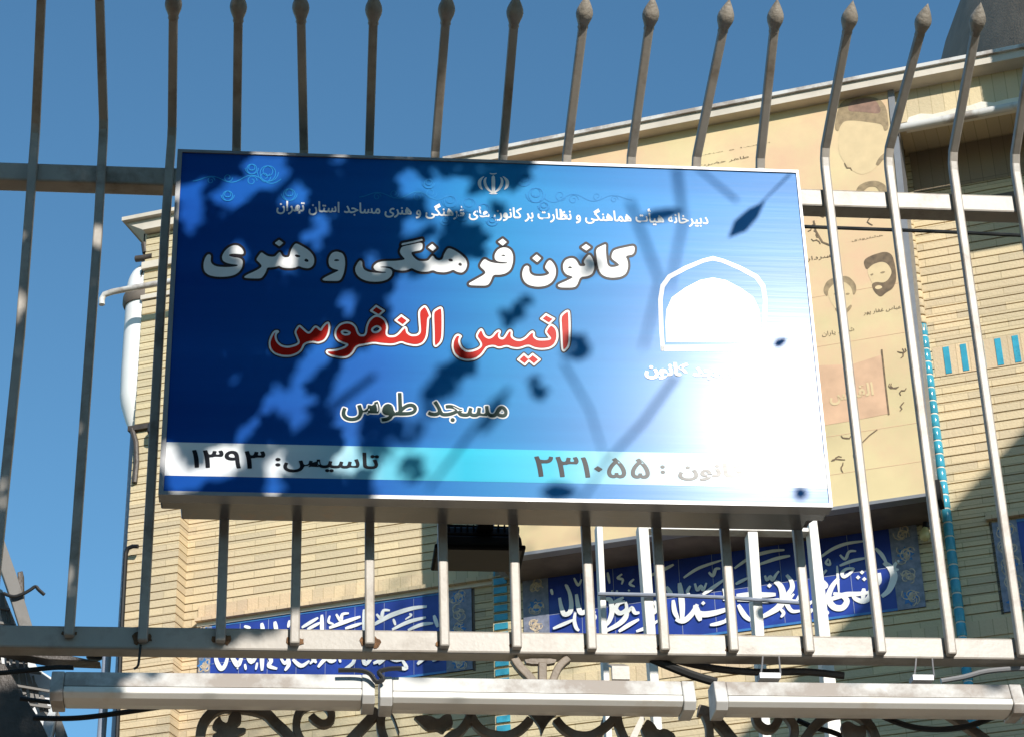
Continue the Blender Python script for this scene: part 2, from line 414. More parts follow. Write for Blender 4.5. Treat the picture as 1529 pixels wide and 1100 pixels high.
# calligraphy bands
def floral_block(mb0, mb1, mb2, u0, u1, z0, z1, d, seed):
    r = random.Random(seed)
    mb0.box(WA, u0, u1, z0, z1, d - .01, d)
    def star(u, z, s, mb, dd):
        P = []
        for k in range(16):
            a = k * math.pi / 8; q = s * (1 if k % 2 == 0 else .62); P.append((u + q * math.cos(a), z + q * math.sin(a)))
        mb.prism(WA, P, dd - .0006, dd)
    w_ = u1 - u0; h = z1 - z0; n = max(2, round(h / .085)); m = max(1, round(w_ / .085))
    for i in range(m):
        for j in range(n):
            cu, cz = u0 + (i + .5) * w_ / m, z0 + (j + .5) * h / n
            if (i + j) % 2 == 0:
                star(cu, cz, .038, mb1, d + .001); star(cu, cz, .013, mb2, d + .002)
            for q in range(8):
                a0 = r.uniform(0, 6.28); rr = r.uniform(.016, .034); ox, oz = r.uniform(-.02, .02), r.uniform(-.02, .02)
                pts = [(cu + ox + rr * (1 - .12 * k) * math.cos(a0 + k * .7), cz + oz + rr * (1 - .12 * k) * math.sin(a0 + k * .7)) for k in range(7)]
                pts = [(min(max(a, u0 + .005), u1 - .005), min(max(c_, z0 + .005), z1 - .005)) for a, c_ in pts]
                if all((Vector(pts[k]) - Vector(pts[k + 1])).length > 1e-4 for k in range(6)):
                    mb2.strap(WA, pts, .0045, d + .0005, d + .0014 + q * .0001)
def sweep(mb, pts, wid, d):
    # tapered pen stroke
    q = []
    for i in range(len(pts) - 1):
        p0 = pts[max(i - 1, 0)]; p1, p2 = pts[i], pts[i + 1]; p3 = pts[min(i + 2, len(pts) - 1)]
        for k in range(5):
            t = k / 5
            q.append(tuple(.5 * (2 * b_ + (c_ - a_) * t + (2 * a_ - 5 * b_ + 4 * c_ - d_) * t * t + (-a_ + 3 * b_ - 3 * c_ + d_) * t ** 3) for a_, b_, c_, d_ in zip(p0, p1, p2, p3)))
    q.append(pts[-1]); m = len(q)
    mb.strap(WA, q, [wid * (.30 + .70 * math.sin(math.pi * min(1, .12 + .80 * i / (m - 1)))) for i in range(m)], d - .0012, d)
M_FLGR = mat('grey blue tile ground', (.20, .21, .27), .3, var=.3, scale=45)
M_TSKY = mat('sky blue glaze', (.05, .17, .42), .2, var=.15, scale=30)
M_FLOW = mat('floral line glaze', (.55, .43, .30), .3, var=.35, scale=60)
def band(u0, u1, z0, z1, d, words, bigs, marks, seed, bl, br_):
    t = MB(); t.box(WA, u0, u1, z0, z1, d - .012, d)
    pan = t.build('calligraphy_panel', M_TBLUE, BLD)
    t = MB(); t.box(WA, u0 - .012, u0, z0 - .006, z1 + .01, d - .012, d - .006); t.build('panel_gap', M_DARKW, pan); t = MB(); t.box(WA, u1, u1 + .012, z0 - .006, z1 + .01, d - .012, d - .006)
    t.build('panel_gap', M_DARKW, pan)
    t = MB(); t.box(WA, u0, u1, z0, z0 + .010, d, d + .002); t.box(WA, u0, u1, z1 - .012, z1, d, d + .002); t.build('panel_border', M_TSKY, pan)
    for x0, x1 in ((u0, u0 + bl), (u1 - br_, u1)):
        a, s1, s2 = MB(), MB(), MB(); floral_block(a, s1, s2, x0, x1, z0, z1, d + .003, seed + int(x0 * 10))
        a.build('floral_border', M_FLGR, pan); s1.build('star_ornament', M_TSKY, pan); s2.build('floral_ornament', M_FLOW, pan)
    t = MB(); k = 0; H = z1 - z0
    for x0, y0, sc, strokes in words:
        for w_, P in strokes:
            q = [WA.at(x0 + x / sc, y0 + y / sc, d + .004) for x, y in P]
            q = [(min(max(a_, u0 + .004), u1 - .004), min(max(c_, z0 + .011), z1 - .013)) for a_, c_ in q]
            if len(q) == 1:
                r_ = w_ / sc / 322 * .62; t.prism(WA, [(q[0][0] - r_, q[0][1] + r_ * .1), (q[0][0] + r_ * .1, q[0][1] + r_), (q[0][0] + r_, q[0][1] - r_ * .1), (q[0][0] - r_ * .1, q[0][1] - r_)], d + .003, d + .0042 + (k % 60) * .00012)
            elif all((Vector(m_) - Vector(n_)).length > 2e-4 for m_, n_ in zip(q, q[1:])):
                sweep(t, q, w_ / sc / 322 * 1.55, d + .0042 + (k % 60) * .00012)
            k += 1
    t.build('calligraphy', M_TWHITE, pan)
    # joints of the square tiles
    t = MB(); n_ = int((u1 - u0 - bl - br_) / .145)
    for i in range(1, n_): x = u0 + bl + i * .145; t.box(WA, x, x + .0018, z0 + .012, z1 - .013, d, d + .0009)
    t.box(WA, u0 + bl, u1 - br_, z0 + H * .5, z0 + H * .5 + .0018, d, d + .0010)
    t.build('tile_joint', mat('grey tile joint', (.30, .33, .42), .7), pan)
RIGHT7 = (1080, 750, 4.778, [(30, [(1145, 425), (1190, 460), (1216, 510), (1210, 560), (1180, 625), (1130, 668)]), (15, [(1255, 410), (1225, 440), (1222, 470), (1252, 477)]), (17, [(1085, 325), (1130, 370), (1165, 430)]),
 (24, [(1112, 500), (1112, 565), (1062, 600), (1045, 670), (1000, 702), (940, 682), (925, 650)]), (20, [(1003, 610), (995, 690)]), (24, [(962, 532)]), (24, [(1006, 544)]), (24, [(990, 496)]),
 (15, [(930, 468), (880, 472), (848, 500), (862, 528), (908, 500), (935, 466)]), (22, [(1040, 640), (960, 650), (870, 655), (790, 680), (715, 705)]), (27, [(822, 540), (775, 600), (750, 680), (788, 742), (850, 748), (882, 700), (845, 660), (785, 648)]), (11, [(812, 450), (818, 540), (825, 640)]),
 (15, [(690, 392), (780, 330), (880, 292), (1000, 275)]), (15, [(830, 450), (920, 415), (1015, 395)]), (13, [(832, 372), (870, 402), (898, 350), (948, 345)]), (11, [(750, 398), (732, 430), (762, 442), (757, 405)]), (14, [(738, 480), (705, 515), (690, 560)]), (14, [(712, 555), (738, 590), (722, 615)]),
 (22, [(452, 515), (486, 560), (492, 610), (462, 660), (455, 720), (490, 772), (548, 772)]), (14, [(505, 650), (478, 690), (520, 700), (540, 660)]), (30, [(370, 562), (412, 600), (428, 680), (400, 740), (340, 782), (262, 822)]), (26, [(330, 592)]), (15, [(298, 520), (312, 552), (336, 528), (352, 552), (376, 515), (398, 488)]),
 (24, [(375, 655), (300, 658), (200, 655), (95, 660)]), (20, [(400, 690), (320, 700), (190, 692), (100, 695)]), (22, [(108, 728), (150, 800), (196, 842)]), (15, [(88, 582), (130, 560), (176, 538)]), (18, [(2, 610), (16, 650), (6, 700)]), (15, [(408, 758), (432, 788), (412, 818)]), (16, [(80, 470), (200, 390), (330, 350), (437, 338)]), (16, [(258, 442), (380, 400), (478, 380)]), (18, [(0, 860), (40, 825), (90, 800)]), (16, [(560, 560), (585, 600), (575, 650)]), (20, [(640, 760), (600, 800), (620, 830)]), (14, [(725, 770), (745, 785), (735, 800)]), (16, [(560, 720), (600, 730), (640, 700)])])
RIGHT6 = (780, 770, 4.778, [(27, [(1480, 660), (1380, 690), (1290, 702), (1242, 680), (1232, 635)]), (26, [(1240, 640), (1255, 700), (1272, 748)]), (24, [(1250, 630), (1210, 700), (1150, 750), (1095, 738)]), (24, [(1292, 622)]), (26, [(1122, 478), (1134, 560), (1142, 660), (1142, 765)]), (15, [(1232, 482), (1250, 530), (1275, 502), (1292, 530), (1315, 478)]), (17, [(1288, 562), (1350, 520), (1445, 452)]),
 (18, [(1480, 740), (1400, 768), (1340, 778)]), (18, [(1030, 505), (1052, 540), (1072, 562)]), (21, [(1078, 600), (1088, 680), (1115, 735)]), (15, [(1200, 500), (1180, 540), (1195, 560)]), (21, [(735, 612), (690, 625), (668, 665), (700, 695), (745, 665), (738, 612)]), (24, [(748, 660), (740, 720), (690, 772), (590, 825)]), (23, [(582, 598), (628, 600), (642, 680), (622, 750), (588, 792)]), (16, [(650, 620), (690, 600), (725, 582)]),
 (17, [(838, 690), (806, 692), (782, 655), (758, 690)]), (19, [(942, 610), (962, 650), (940, 692), (896, 692)]), (19, [(690, 825), (760, 780), (835, 738)]), (17, [(815, 825), (900, 792), (975, 745)]), (22, [(268, 585), (280, 650), (302, 702), (340, 690), (352, 640), (342, 560), (318, 495)]), (22, [(388, 560), (400, 640), (422, 692), (470, 680), (525, 692)]), (17, [(380, 690), (374, 750), (388, 800), (408, 820)]), (17, [(222, 805), (300, 772), (368, 742)]),
 (13, [(310, 490), (345, 560)]), (12, [(368, 440), (398, 492), (422, 450)]), (12, [(608, 400), (622, 480)]), (12, [(712, 412), (680, 440), (716, 452), (708, 486)]), (12, [(796, 448), (766, 482), (802, 502)]), (13, [(205, 520), (215, 560)]), (12, [(520, 790), (512, 820)]), (14, [(760, 530)]), (14, [(640, 535)]), (14, [(675, 535)]), (16, [(900, 430), (1010, 380), (1080, 345)]), (14, [(1150, 440), (1260, 370), (1420, 315)]), (15, [(1330, 400), (1360, 425), (1380, 378), (1412, 375)]), (15, [(500, 690), (520, 720), (505, 750)])])
LEFT5 = (560, 760, 5.5, [(27, [(-20, 950), (60, 905), (150, 860), (300, 812), (425, 795)]), (22, [(140, 985), (280, 920), (418, 885)]), (21, [(270, 990), (380, 945), (478, 933)]), (19, [(12, 858), (50, 892), (68, 830), (122, 828)]), (15, [(150, 898), (160, 925), (168, 950)]), (12, [(282, 855), (298, 868), (248, 902)]), (22, [(484, 868), (515, 965)]), (16, [(-30, 1040), (60, 1010), (110, 1000)])])
LEFT4 = (280, 860, 4.583, [(15, [(388, 340), (432, 352)]), (20, [(508, 318), (522, 400)]), (20, [(598, 308), (612, 390)]), (18, [(782, 350), (840, 315), (895, 282)]), (17, [(820, 362), (910, 315)]), (20, [(920, 262), (922, 420)]), (12, [(975, 268), (966, 310), (1000, 325)]), (16, [(1018, 258), (1050, 302), (1060, 260), (1105, 252)]), (20, [(970, 352), (1080, 310), (1185, 275)]), (17, [(1080, 356), (1195, 320)]), (20, [(1210, 225), (1212, 420)]), (16, [(640, 400), (700, 380), (760, 420)]), (16, [(1000, 420), (1060, 450), (1130, 410)]), (15, [(700, 300), (690, 350)]),
 (22, [(192, 515), (200, 580), (232, 632), (262, 600), (284, 515)]), (24, [(292, 525), (330, 590), (352, 602), (378, 535)]), (22, [(400, 515), (440, 585), (484, 520)]), (22, [(510, 470), (512, 645)]), (20, [(542, 528), (574, 575), (558, 612), (615, 632)]), (17, [(640, 560), (668, 595), (692, 562), (660, 542), (640, 562)]), (19, [(692, 562), (694, 605), (668, 645)]), (19, [(722, 568), (780, 612), (836, 578)]), (16, [(848, 548), (884, 592)]), (20, [(895, 622), (950, 562), (1052, 518)]), (18, [(930, 530), (980, 580), (1020, 572)]), (18, [(1080, 632), (1136, 590), (1150, 520)]), (20, [(1200, 530), (1222, 600), (1292, 515)]), (17, [(1310, 602), (1375, 540)]), (12, [(395, 600), (402, 640)]), (12, [(345, 630)]), (12, [(1040, 560), (1050, 590)]), (12, [(480, 590), (470, 640)]), (12, [(240, 520), (236, 545)]), (15, [(840, 600), (880, 560), (900, 540)])])
LEFT8 = (560, 940, 5.097, [(23, [(-10, 255), (40, 232), (80, 188), (170, 232), (305, 188)]), (20, [(170, 285), (242, 292), (205, 222)]), (22, [(325, 262), (370, 222), (418, 196)]), (18, [(438, 236), (505, 208)]), (18, [(560, 200), (600, 185)]), (16, [(20, 180), (60, 215)])])
band(-2.52, -.807, 5.02, 5.402, .004, [RIGHT7, RIGHT6], [], [], 3, .115, .115)
band(-4.255, -2.897, 5.19, 5.588, -.442, [LEFT5, LEFT4, LEFT8], [], [], 5, .06, .125)
band(-.50, 1.30, 4.95, 5.345, .006, [], [], [], 9, .10, .10)
# left corner bits
c = MB(); c.box(WA, -4.630, -4.33, 7.58, 7.62, -.5, -.33); c.box(WA, -4.628, -4.335, 7.40, 7.425, -.5, -.338)
c.build('string_course', M_EAVE, BLD)
c = MB(); courses(c, [(-4.622, -2.0), (-4.622, -.35), (-4.345, -.35), (-4.345, -2.0)], 7.40, 7.80); c.build('corner_pier', M_BRICK, BLD)
c = MB(); c.prism(WA, [(-4.72, 7.86), (-4.0, 7.86), (-4.0, 7.80), (-4.62, 7.80)], -1.9, -.30); c.box(WA, -4.73, -4.0, 7.86, 7.882, -1.95, -.27); c.build('corner_cap', M_EAVE, BLD)
c = MB(); c.tube([WA.p(*WA.at(x, y, -.2), -.2) for x, y in ((152, 455), (152, 447), (156, 440), (168, 436), (210, 428), (262, 419), (300, 412))], .016, 10); c.build('rain_spout', M_WHITE, BLD, smooth=True)
c = MB(); c.tube([WA.w(x, y, -.36) for x, y in ((203, 387), (212, 386), (228, 383))], .018, 10); c.tube([WA.w(216, 350, -.36), WA.w(213, 400, -.36), WA.w(209, 425, -.36)], .004, 6)
c.tube([WA.w(215, 364, -.36), WA.w(217, 378, -.36)], .016, 8); c.build('iron_bracket', M_IRON, BLD, smooth=True)
c = MB(); c.tube([WA.w(x, y, -.30) for x, y in ((206, 815), (198, 815), (191, 818), (188, 826), (184, 900), (180, 975), (175, 1100), (168, 1200))], .011, 8); c.build('conduit', M_BLACK, BLD, smooth=True)
c = MB(); c.box(WA, *sorted((WA.at(188, 700, -.34)[0], WA.at(232, 700, -.34)[0])), WA.at(210, 641, -.34)[1], WA.at(210, 634, -.34)[1], -.5, -.33)
c.tube([WA.w(x, y, -.34) for x, y in ((197, 640), (203, 660), (204, 690), (201, 720))], .014, 8); c.lathe(WA.w(228, 640, -.30), (0, 0, 1), [(.012, -.035), (.026, -.02), (.026, .025), (.01, .04)], 10)
c.build('iron_bracket', M_IRON, BLD, smooth=True)
# unseen bay further right, shaped to shade the wall, and the dome behind the eave
c = MB(); courses(c, [(.40, 0), (.40, 1.15), (UE, 1.15)], 7.36, 9.0); c.add([WA.p(u, z, d) for u, d in ((.40, 0), (.40, 1.15), (UE, 1.15), (UE, 0)) for z in (7.36, 9.0)], [(0, 2, 4, 6), (1, 7, 5, 3)])
c.build('projecting_bay', M_BRICK, BLD)
pA, pB, pC = [Vector(WA.at(x, y, -6.4)) for x, y in ((1461, 73), (1485, 32), (1512, -8))]
def circ(a, b, c):
    d = 2 * (a.x * (b.y - c.y) + b.x * (c.y - a.y) + c.x * (a.y - b.y)); A, B, C_ = a.length_squared, b.length_squared, c.length_squared
    return Vector(((A * (b.y - c.y) + B * (c.y - a.y) + C_ * (a.y - b.y)) / d, (A * (c.x - b.x) + B * (a.x - c.x) + C_ * (b.x - a.x)) / d))
cc = circ(pA, pB, pC); cr_ = min((cc - pA).length, 5.5)
dirm = (pB - cc).normalized(); cc = pB - dirm * cr_
c = MB(); c.lathe(WA.p(cc.x, cc.y, -6.4), (0, 0, 1), [(cr_ * math.cos(R(k)), cr_ * math.sin(R(k))) for k in range(-25, 90, 5)] + [(.02, cr_ + .4)], 56); c.build('dome', M_DOME, BLD, smooth=True)

# ------------------------------------------------------------------ memorial banner
BD = .27
BN = thing('memorial_banner', WA.p(-1.6, 5.40, BD), 'faded tan banner with portraits of men hung under the eave beside the blue sign', 'banner')
M_BAN = mat('faded tan vinyl', (.63, .51, .28), .55, var=.16, scale=2.6, dirt=(.66, .43, .27), dscale=1.1, dlo=.44, dhi=.62)
M_HAIR = mat('faded brown print', (.15, .10, .055), .6, var=.35, scale=40)
M_HAIR2 = mat('pale brown print', (.29, .21, .115), .6, var=.3, scale=40)
M_PURP = mat('purple brown print', (.24, .14, .10), .6, var=.3, scale=30)
M_PINK = mat('faded pink print', (.60, .38, .24), .6, var=.12, scale=12)
M_SKIN = mat('pale face print', (.63, .48, .275), .6, var=.06, scale=20)
t = MB(); t.prism(WA, [(-2.56, 5.40), (-.721, 5.40), (-.678, 7.375), (-2.56, 7.375)], BD - .03, BD)
t.build('banner_sheet', M_BAN, BN)
t = MB(); t.prism(WA, [(-.720, 5.36), (-.692, 5.36), (-.648, 7.375), (-.676, 7.375)], .10, BD + .006); t.box(WA, -2.60, -2.56, 5.40, 7.375, .05, BD + .006); t.box(WA, -2.56, -.722, 5.385, 5.399, BD - .05, BD + .005)
t.build('banner_frame', M_ALU, BN)
t = MB(); t.box(WA, -2.56, -.722, 5.385, 5.40, .0, BD - .052); t.build('underside', M_DARKW, BN)
t = MB(); u_, z_ = WA.at(1401, 735, .2); t.box(WA, u_ - .012, u_ + .012, z_ - .04, z_ + .05, .12, .22); t.build('clamp', M_BLACK, BN)
def onban(P, x0, y0, sc): return [WA.at(x0 + x / sc, y0 + y / sc, BD) for x, y in P]
def patch(P, x0, y0, sc, m, lay, name, par=None, smooth=True):
    mb = MB(); q = onban(P, x0, y0, sc)
    V, F = sdf_cells([chaikin(q) if smooth else q], 0, .006); mb.add([WA.p(a, c_, BD + .001 + lay * .0004) for a, c_ in V], F); return mb.build(name, m, par or BN)
hairA = [(290, 430), (330, 240), (400, 195), (520, 178), (640, 195), (700, 260), (722, 430), (685, 462), (668, 400), (600, 388), (450, 368), (370, 372), (335, 420), (325, 460)]
pa = patch([(330, 430), (350, 360), (680, 330), (720, 430), (690, 640), (600, 760), (500, 800), (400, 740), (320, 620)], 1190, 110, 5.238, M_SKIN, 0, 'portrait')
patch(hairA, 1190, 110, 5.238, M_HAIR2, 1, 'hair', pa); patch([(390, 300), (420, 215), (520, 192), (620, 210), (660, 290), (640, 320), (500, 300)], 1190, 110, 5.238, M_PURP, 2, 'cap', pa)
patch([(455, 932), (480, 880), (540, 848), (620, 838), (690, 868), (720, 930), (650, 932), (620, 885), (560, 885), (510, 932)], 1190, 110, 5.238, M_HAIR2, 1, 'portrait')
patch([(610, 722), (640, 660), (700, 610), (715, 640), (670, 680), (640, 722)], 1190, 110, 5.238, M_HAIR2, 1, 'portrait')
pc = patch([(480, 440), (520, 385), (620, 385), (650, 450), (640, 520), (600, 560), (560, 560), (520, 530)], 1180, 300, 4.229, M_SKIN, 0, 'portrait')
patch([(463, 392), (472, 368), (520, 343), (600, 320), (645, 340), (665, 420), (672, 500), (650, 555), (605, 580), (572, 612), (530, 575), (512, 528), (540, 512), (590, 520), (622, 498), (645, 450), (618, 400), (580, 383), (520, 402), (482, 442)], 1180, 300, 4.229, M_HAIR, 1, 'hair', pc)
patch([(532, 545), (560, 532), (588, 545), (565, 560), (540, 560)], 1180, 300, 4.229, M_SKIN, 2, 'mouth', pc)
patch([(555, 462), (585, 445), (605, 450), (590, 460)], 1180, 300, 4.229, M_HAIR2, 2, 'eye', pc); patch([(500, 470), (520, 458), (530, 466), (510, 476)], 1180, 300, 4.229, M_HAIR2, 2, 'eye', pc)
pd = patch([(235, 560), (290, 510), (380, 520), (400, 600), (385, 660), (340, 712), (290, 690), (245, 620)], 1180, 300, 4.229, M_SKIN, 0, 'portrait')
patch([(205, 570), (230, 505), (300, 478), (365, 475), (412, 520), (420, 572), (398, 602), (386, 545), (340, 508), (280, 520), (240, 560), (236, 612)], 1180, 300, 4.229, M_HAIR2, 1, 'hair', pd)
patch([(270, 660), (300, 690), (340, 700), (385, 650), (392, 672), (345, 722), (300, 712)], 1180, 300, 4.229, M_HAIR2, 1, 'beard', pd)
patch([(322, 590), (332, 640), (318, 650), (312, 640)], 1180, 300, 4.229, M_HAIR2, 2, 'nose', pd); patch([(300, 668), (345, 664), (350, 672), (305, 676)], 1180, 300, 4.229, M_HAIR2, 2, 'mouth', pd)
for ex in (270, 345): patch([(ex, 590), (ex + 20, 580), (ex + 38, 590), (ex + 20, 597)], 1180, 300, 4.229, M_HAIR2, 2, 'eye', pd)
fl = patch([(85, 100), (290, 92), (458, 38), (497, 382), (310, 420), (110, 452)], 1200, 520, 3.927, M_PINK, 0, 'printed_flag', None, False)
t = MB(); q = onban([(458, 8), (470, 120), (484, 250), (500, 388)], 1200, 520, 3.927); t.strap(WA, q, .007, BD + .0015, BD + .0025); t.build('flag_pole', M_HAIR, fl)
t = MB(); put_writing(t, WA, 'القدس', (WA.at(1240, 606, BD), WA.at(1303, 570, BD)), BD + .0025, bold=.03); t.build('flag_writing', M_SKIN, fl)
t = MB()
def scrib(words, x0, y0, x1, y1, bold=.0, k=[0]):
    k[0] += 1; put_writing(t, WA, words, (WA.at(x0, y1, BD), WA.at(x1, y0, BD)), BD + .0012 + .0002 * (k[0] % 5), bold=bold)
scrib('شهدا و مشا', 1045, 212, 1150, 234); scrib('طاهر حضرت', 1040, 232, 1118, 252); scrib('عباس غفار پور', 1290, 455, 1345, 472); scrib('سردار', 1205, 378, 1240, 392); scrib('شهید یاران', 1228, 488, 1275, 504); scrib('هشترودی', 1272, 350, 1318, 362)
t.build('banner_writing', M_HAIR, BN)
r = random.Random(4); t = MB()
def squig(px, py, s, n=5, w_=.006):
    a = r.uniform(0, 6); pts = []
    x, y = px, py
    for k in range(n): pts.append(WA.at(x, y, BD)); a += r.uniform(-1.3, 1.3); x += s * math.cos(a); y += s * math.sin(a) * .8
    t.strap(WA, pts, [w_ * (.4 + .6 * math.sin(math.pi * (i + .5) / n)) for i in range(n)], BD + .0008, BD + .0016 + r.random() * .0008)
for px, py in ((1340, 525), (1345, 535), (1342, 577), (1345, 590), (1350, 600), (1340, 578), (1257, 682), (1262, 686), (1259, 690), (1284, 680), (1256, 650), (1262, 320), (1230, 325), (1215, 345), (1225, 365), (1240, 368), (1218, 335), (1300, 325), (1290, 318), (1272, 255), (1235, 385)): squig(px, py, 5)
t.strap(WA, [WA.at(x, y, BD) for x, y in ((1215, 330), (1218, 345), (1228, 362), (1240, 367))], .008, BD + .001, BD + .002)
t.strap(WA, [WA.at(x, y, BD) for x, y in ((1286, 662), (1298, 650), (1310, 641))], .005, BD + .001, BD + .0021)
t.build('printed_sketch', M_HAIR, BN)
t = MB()
for py in (430, 505, 642, 700): 
    q = WA.at(1300, py, BD); t.box(WA, -2.5, -.73, q[1], q[1] + .002, BD, BD + .0008)
t.build('fold_line', M_PINK, BN)
# ------------------------------------------------------------------ the picket fence
FN = thing('picket_fence', FE.p(0, 0, 0), 'worn cream metal fence of upright pickets with spear tips bent outward and scrollwork below', 'fence')
def rail(z0, z1, name):
    mb = MB(); mb.box(FE, -1.0, 2.1, z0, z1, -.042, 0); return mb.build(name, M_PAINT, FN, bevel=.004)
rail(3.935, 3.975, 'upper_rail'); lr = rail(2.996, 3.037, 'lower_rail'); rail(2.66, 2.70, 'scroll_rail')
for u in (-.98, 2.08):
    mb = MB(); mb.box(FE, u - .03, u + .03, 0, 4.02, -.10, -.043); mb.build('post', M_PAINT, FN, bevel=.005)
mb = MB(); mb.box(FE, -.95, 2.05, .12, 2.66, -.03, -.02); mb.build('sheet_panel', M_PAINT, FN)
PK = [((-16, 948), [(30, 500), (53, 196)], (63, -32)), ((103, 950), [(146, 350), (151, 262), (155, 190)], (148, -30)), ((213, 957), [(246, 350), (254, 240), (257, 200)], (259, 0)),
      ((329, 958), [(353, 232)], (356, 4)), ((440, 962), [(454, 236)], (449, 5)), ((552, 963), [(551, 238)], (558, 8)), ((664, 966), [(649, 238)], (667, 8)),
      ((772, 968), [(750, 243)], (769, 12)), ((884, 971), [(845, 243)], (873, 14)), ((993, 972), [(941, 246)], (972, 16)), ((1096, 973), [(1038, 246)], (1084, 20)),
      ((1209, 975), [(1134, 248)], (1158, 20)), ((1316, 976), [(1230, 232)], (1269, 22)), ((1421, 978), [(1325, 232)], (1379, 26)), ((1527, 980), [(1421, 238)], (1460, 25)),
      ((1634, 982), [(1514, 241)], (1546, 30))]
for i, (bt, mids, tp) in enumerate(PK):
    pts = [FE.w(*bt, .0095)] + [FE.w(*q, .0095) for q in mids]
    tip = FE.w(tp[0], tp[1] + 4, .245)
    a, k = pts[-2], pts[-1]
    d0 = (k - a).normalized(); d1 = (tip - k).normalized()
    pts = pts[:-1] + [k - d0 * .03, k - d0 * .012 + d1 * .004, k + d1 * .016 , k + d1 * .05, tip]
    mb = MB(); mb.bar(pts, .0084, FE.U); o = mb.build('picket', M_PAINT, FN, bevel=.003)
    mb = MB(); mb.lathe(tip - d1 * .030, d1, [(.0088, -.004), (.0104, -.001), (.0096, .004), (.0118, .010), (.0150, .018), (.0164, .026), (.0152, .034), (.0115, .043), (.0068, .052), (.0028, .059), (.0006, .063)], 14)
    mb.build('spear_tip', M_TIP, o, smooth=True)
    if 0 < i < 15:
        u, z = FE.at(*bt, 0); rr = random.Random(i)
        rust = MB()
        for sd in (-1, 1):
            if i > 5 and sd > 0: continue  # later pickets keep one side mark, painted in place of their shadow
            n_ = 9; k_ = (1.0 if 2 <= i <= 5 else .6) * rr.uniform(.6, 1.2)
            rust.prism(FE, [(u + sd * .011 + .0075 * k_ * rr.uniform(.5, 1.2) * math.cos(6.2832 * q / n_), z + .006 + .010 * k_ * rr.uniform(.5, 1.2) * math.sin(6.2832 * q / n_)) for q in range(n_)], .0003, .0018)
        rust.build('rust_shade_mark', M_RUST_SHADE, o)

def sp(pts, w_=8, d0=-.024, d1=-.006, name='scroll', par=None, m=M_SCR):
    mb = MB()
    q = [FE.at(x, y, 0) for x, y in pts]
    if len(q) > 2:
        r_ = []
        for i in range(len(q) - 1):
            p0, p1, p2, p3 = q[max(i - 1, 0)], q[i], q[i + 1], q[min(i + 2, len(q) - 1)]
            for k in range(4):
                t = k / 4; r_.append(tuple(.5 * (2 * b_ + (c_ - a_) * t + (2 * a_ - 5 * b_ + 4 * c_ - d_) * t * t + (-a_ + 3 * b_ - 3 * c_ + d_) * t ** 3) for a_, b_, c_, d_ in zip(p0, p1, p2, p3)))
        q = r_ + [q[-1]]
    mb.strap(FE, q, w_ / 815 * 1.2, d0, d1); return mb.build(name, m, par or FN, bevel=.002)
def zc(P, x0, y0, s): return [(x0 + a / s, y0 + b_ / s) for a, b_ in P]
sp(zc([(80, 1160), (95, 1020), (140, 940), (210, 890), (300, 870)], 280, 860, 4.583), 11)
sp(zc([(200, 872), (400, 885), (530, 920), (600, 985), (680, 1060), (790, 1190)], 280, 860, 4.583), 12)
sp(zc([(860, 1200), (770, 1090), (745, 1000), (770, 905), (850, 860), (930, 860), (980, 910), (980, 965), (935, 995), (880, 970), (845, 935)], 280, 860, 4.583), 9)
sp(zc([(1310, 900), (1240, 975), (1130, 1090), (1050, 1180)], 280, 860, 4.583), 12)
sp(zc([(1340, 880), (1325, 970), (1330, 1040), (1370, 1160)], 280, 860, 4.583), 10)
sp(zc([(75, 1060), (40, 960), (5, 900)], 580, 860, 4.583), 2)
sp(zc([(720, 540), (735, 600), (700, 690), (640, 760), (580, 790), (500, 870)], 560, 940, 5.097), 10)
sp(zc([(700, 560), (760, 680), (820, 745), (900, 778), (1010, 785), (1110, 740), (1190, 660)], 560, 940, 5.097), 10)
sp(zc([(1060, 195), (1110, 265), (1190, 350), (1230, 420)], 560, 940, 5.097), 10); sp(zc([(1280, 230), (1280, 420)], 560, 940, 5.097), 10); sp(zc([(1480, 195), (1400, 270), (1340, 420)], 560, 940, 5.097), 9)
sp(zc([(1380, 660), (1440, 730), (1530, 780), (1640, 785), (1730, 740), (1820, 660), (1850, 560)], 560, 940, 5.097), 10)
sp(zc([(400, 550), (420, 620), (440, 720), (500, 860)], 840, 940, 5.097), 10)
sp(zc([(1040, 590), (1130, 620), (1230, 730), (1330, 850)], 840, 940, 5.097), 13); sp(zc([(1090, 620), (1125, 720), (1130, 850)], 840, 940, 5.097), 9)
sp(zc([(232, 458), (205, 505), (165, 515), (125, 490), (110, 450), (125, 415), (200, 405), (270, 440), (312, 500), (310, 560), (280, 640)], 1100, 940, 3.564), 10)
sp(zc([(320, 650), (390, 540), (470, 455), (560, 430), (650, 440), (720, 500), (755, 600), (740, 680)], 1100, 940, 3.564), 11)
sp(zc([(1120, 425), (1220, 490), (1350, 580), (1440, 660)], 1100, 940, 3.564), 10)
def leafy(P, x0, y0, s, name='leaf_ornament'):
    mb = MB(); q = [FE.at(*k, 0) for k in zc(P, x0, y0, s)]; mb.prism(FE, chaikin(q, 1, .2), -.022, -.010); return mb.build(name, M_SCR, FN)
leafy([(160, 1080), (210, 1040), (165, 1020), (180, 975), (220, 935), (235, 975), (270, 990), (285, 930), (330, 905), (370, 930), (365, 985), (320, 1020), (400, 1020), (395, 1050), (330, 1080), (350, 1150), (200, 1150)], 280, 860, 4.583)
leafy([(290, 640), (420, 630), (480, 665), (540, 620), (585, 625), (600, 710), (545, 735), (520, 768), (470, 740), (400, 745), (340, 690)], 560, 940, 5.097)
leafy([(1130, 560), (1440, 560), (1400, 610), (1340, 660), (1300, 720), (1272, 790), (1260, 720), (1220, 665), (1170, 610)], 560, 940, 5.097, 'spade_ornament')
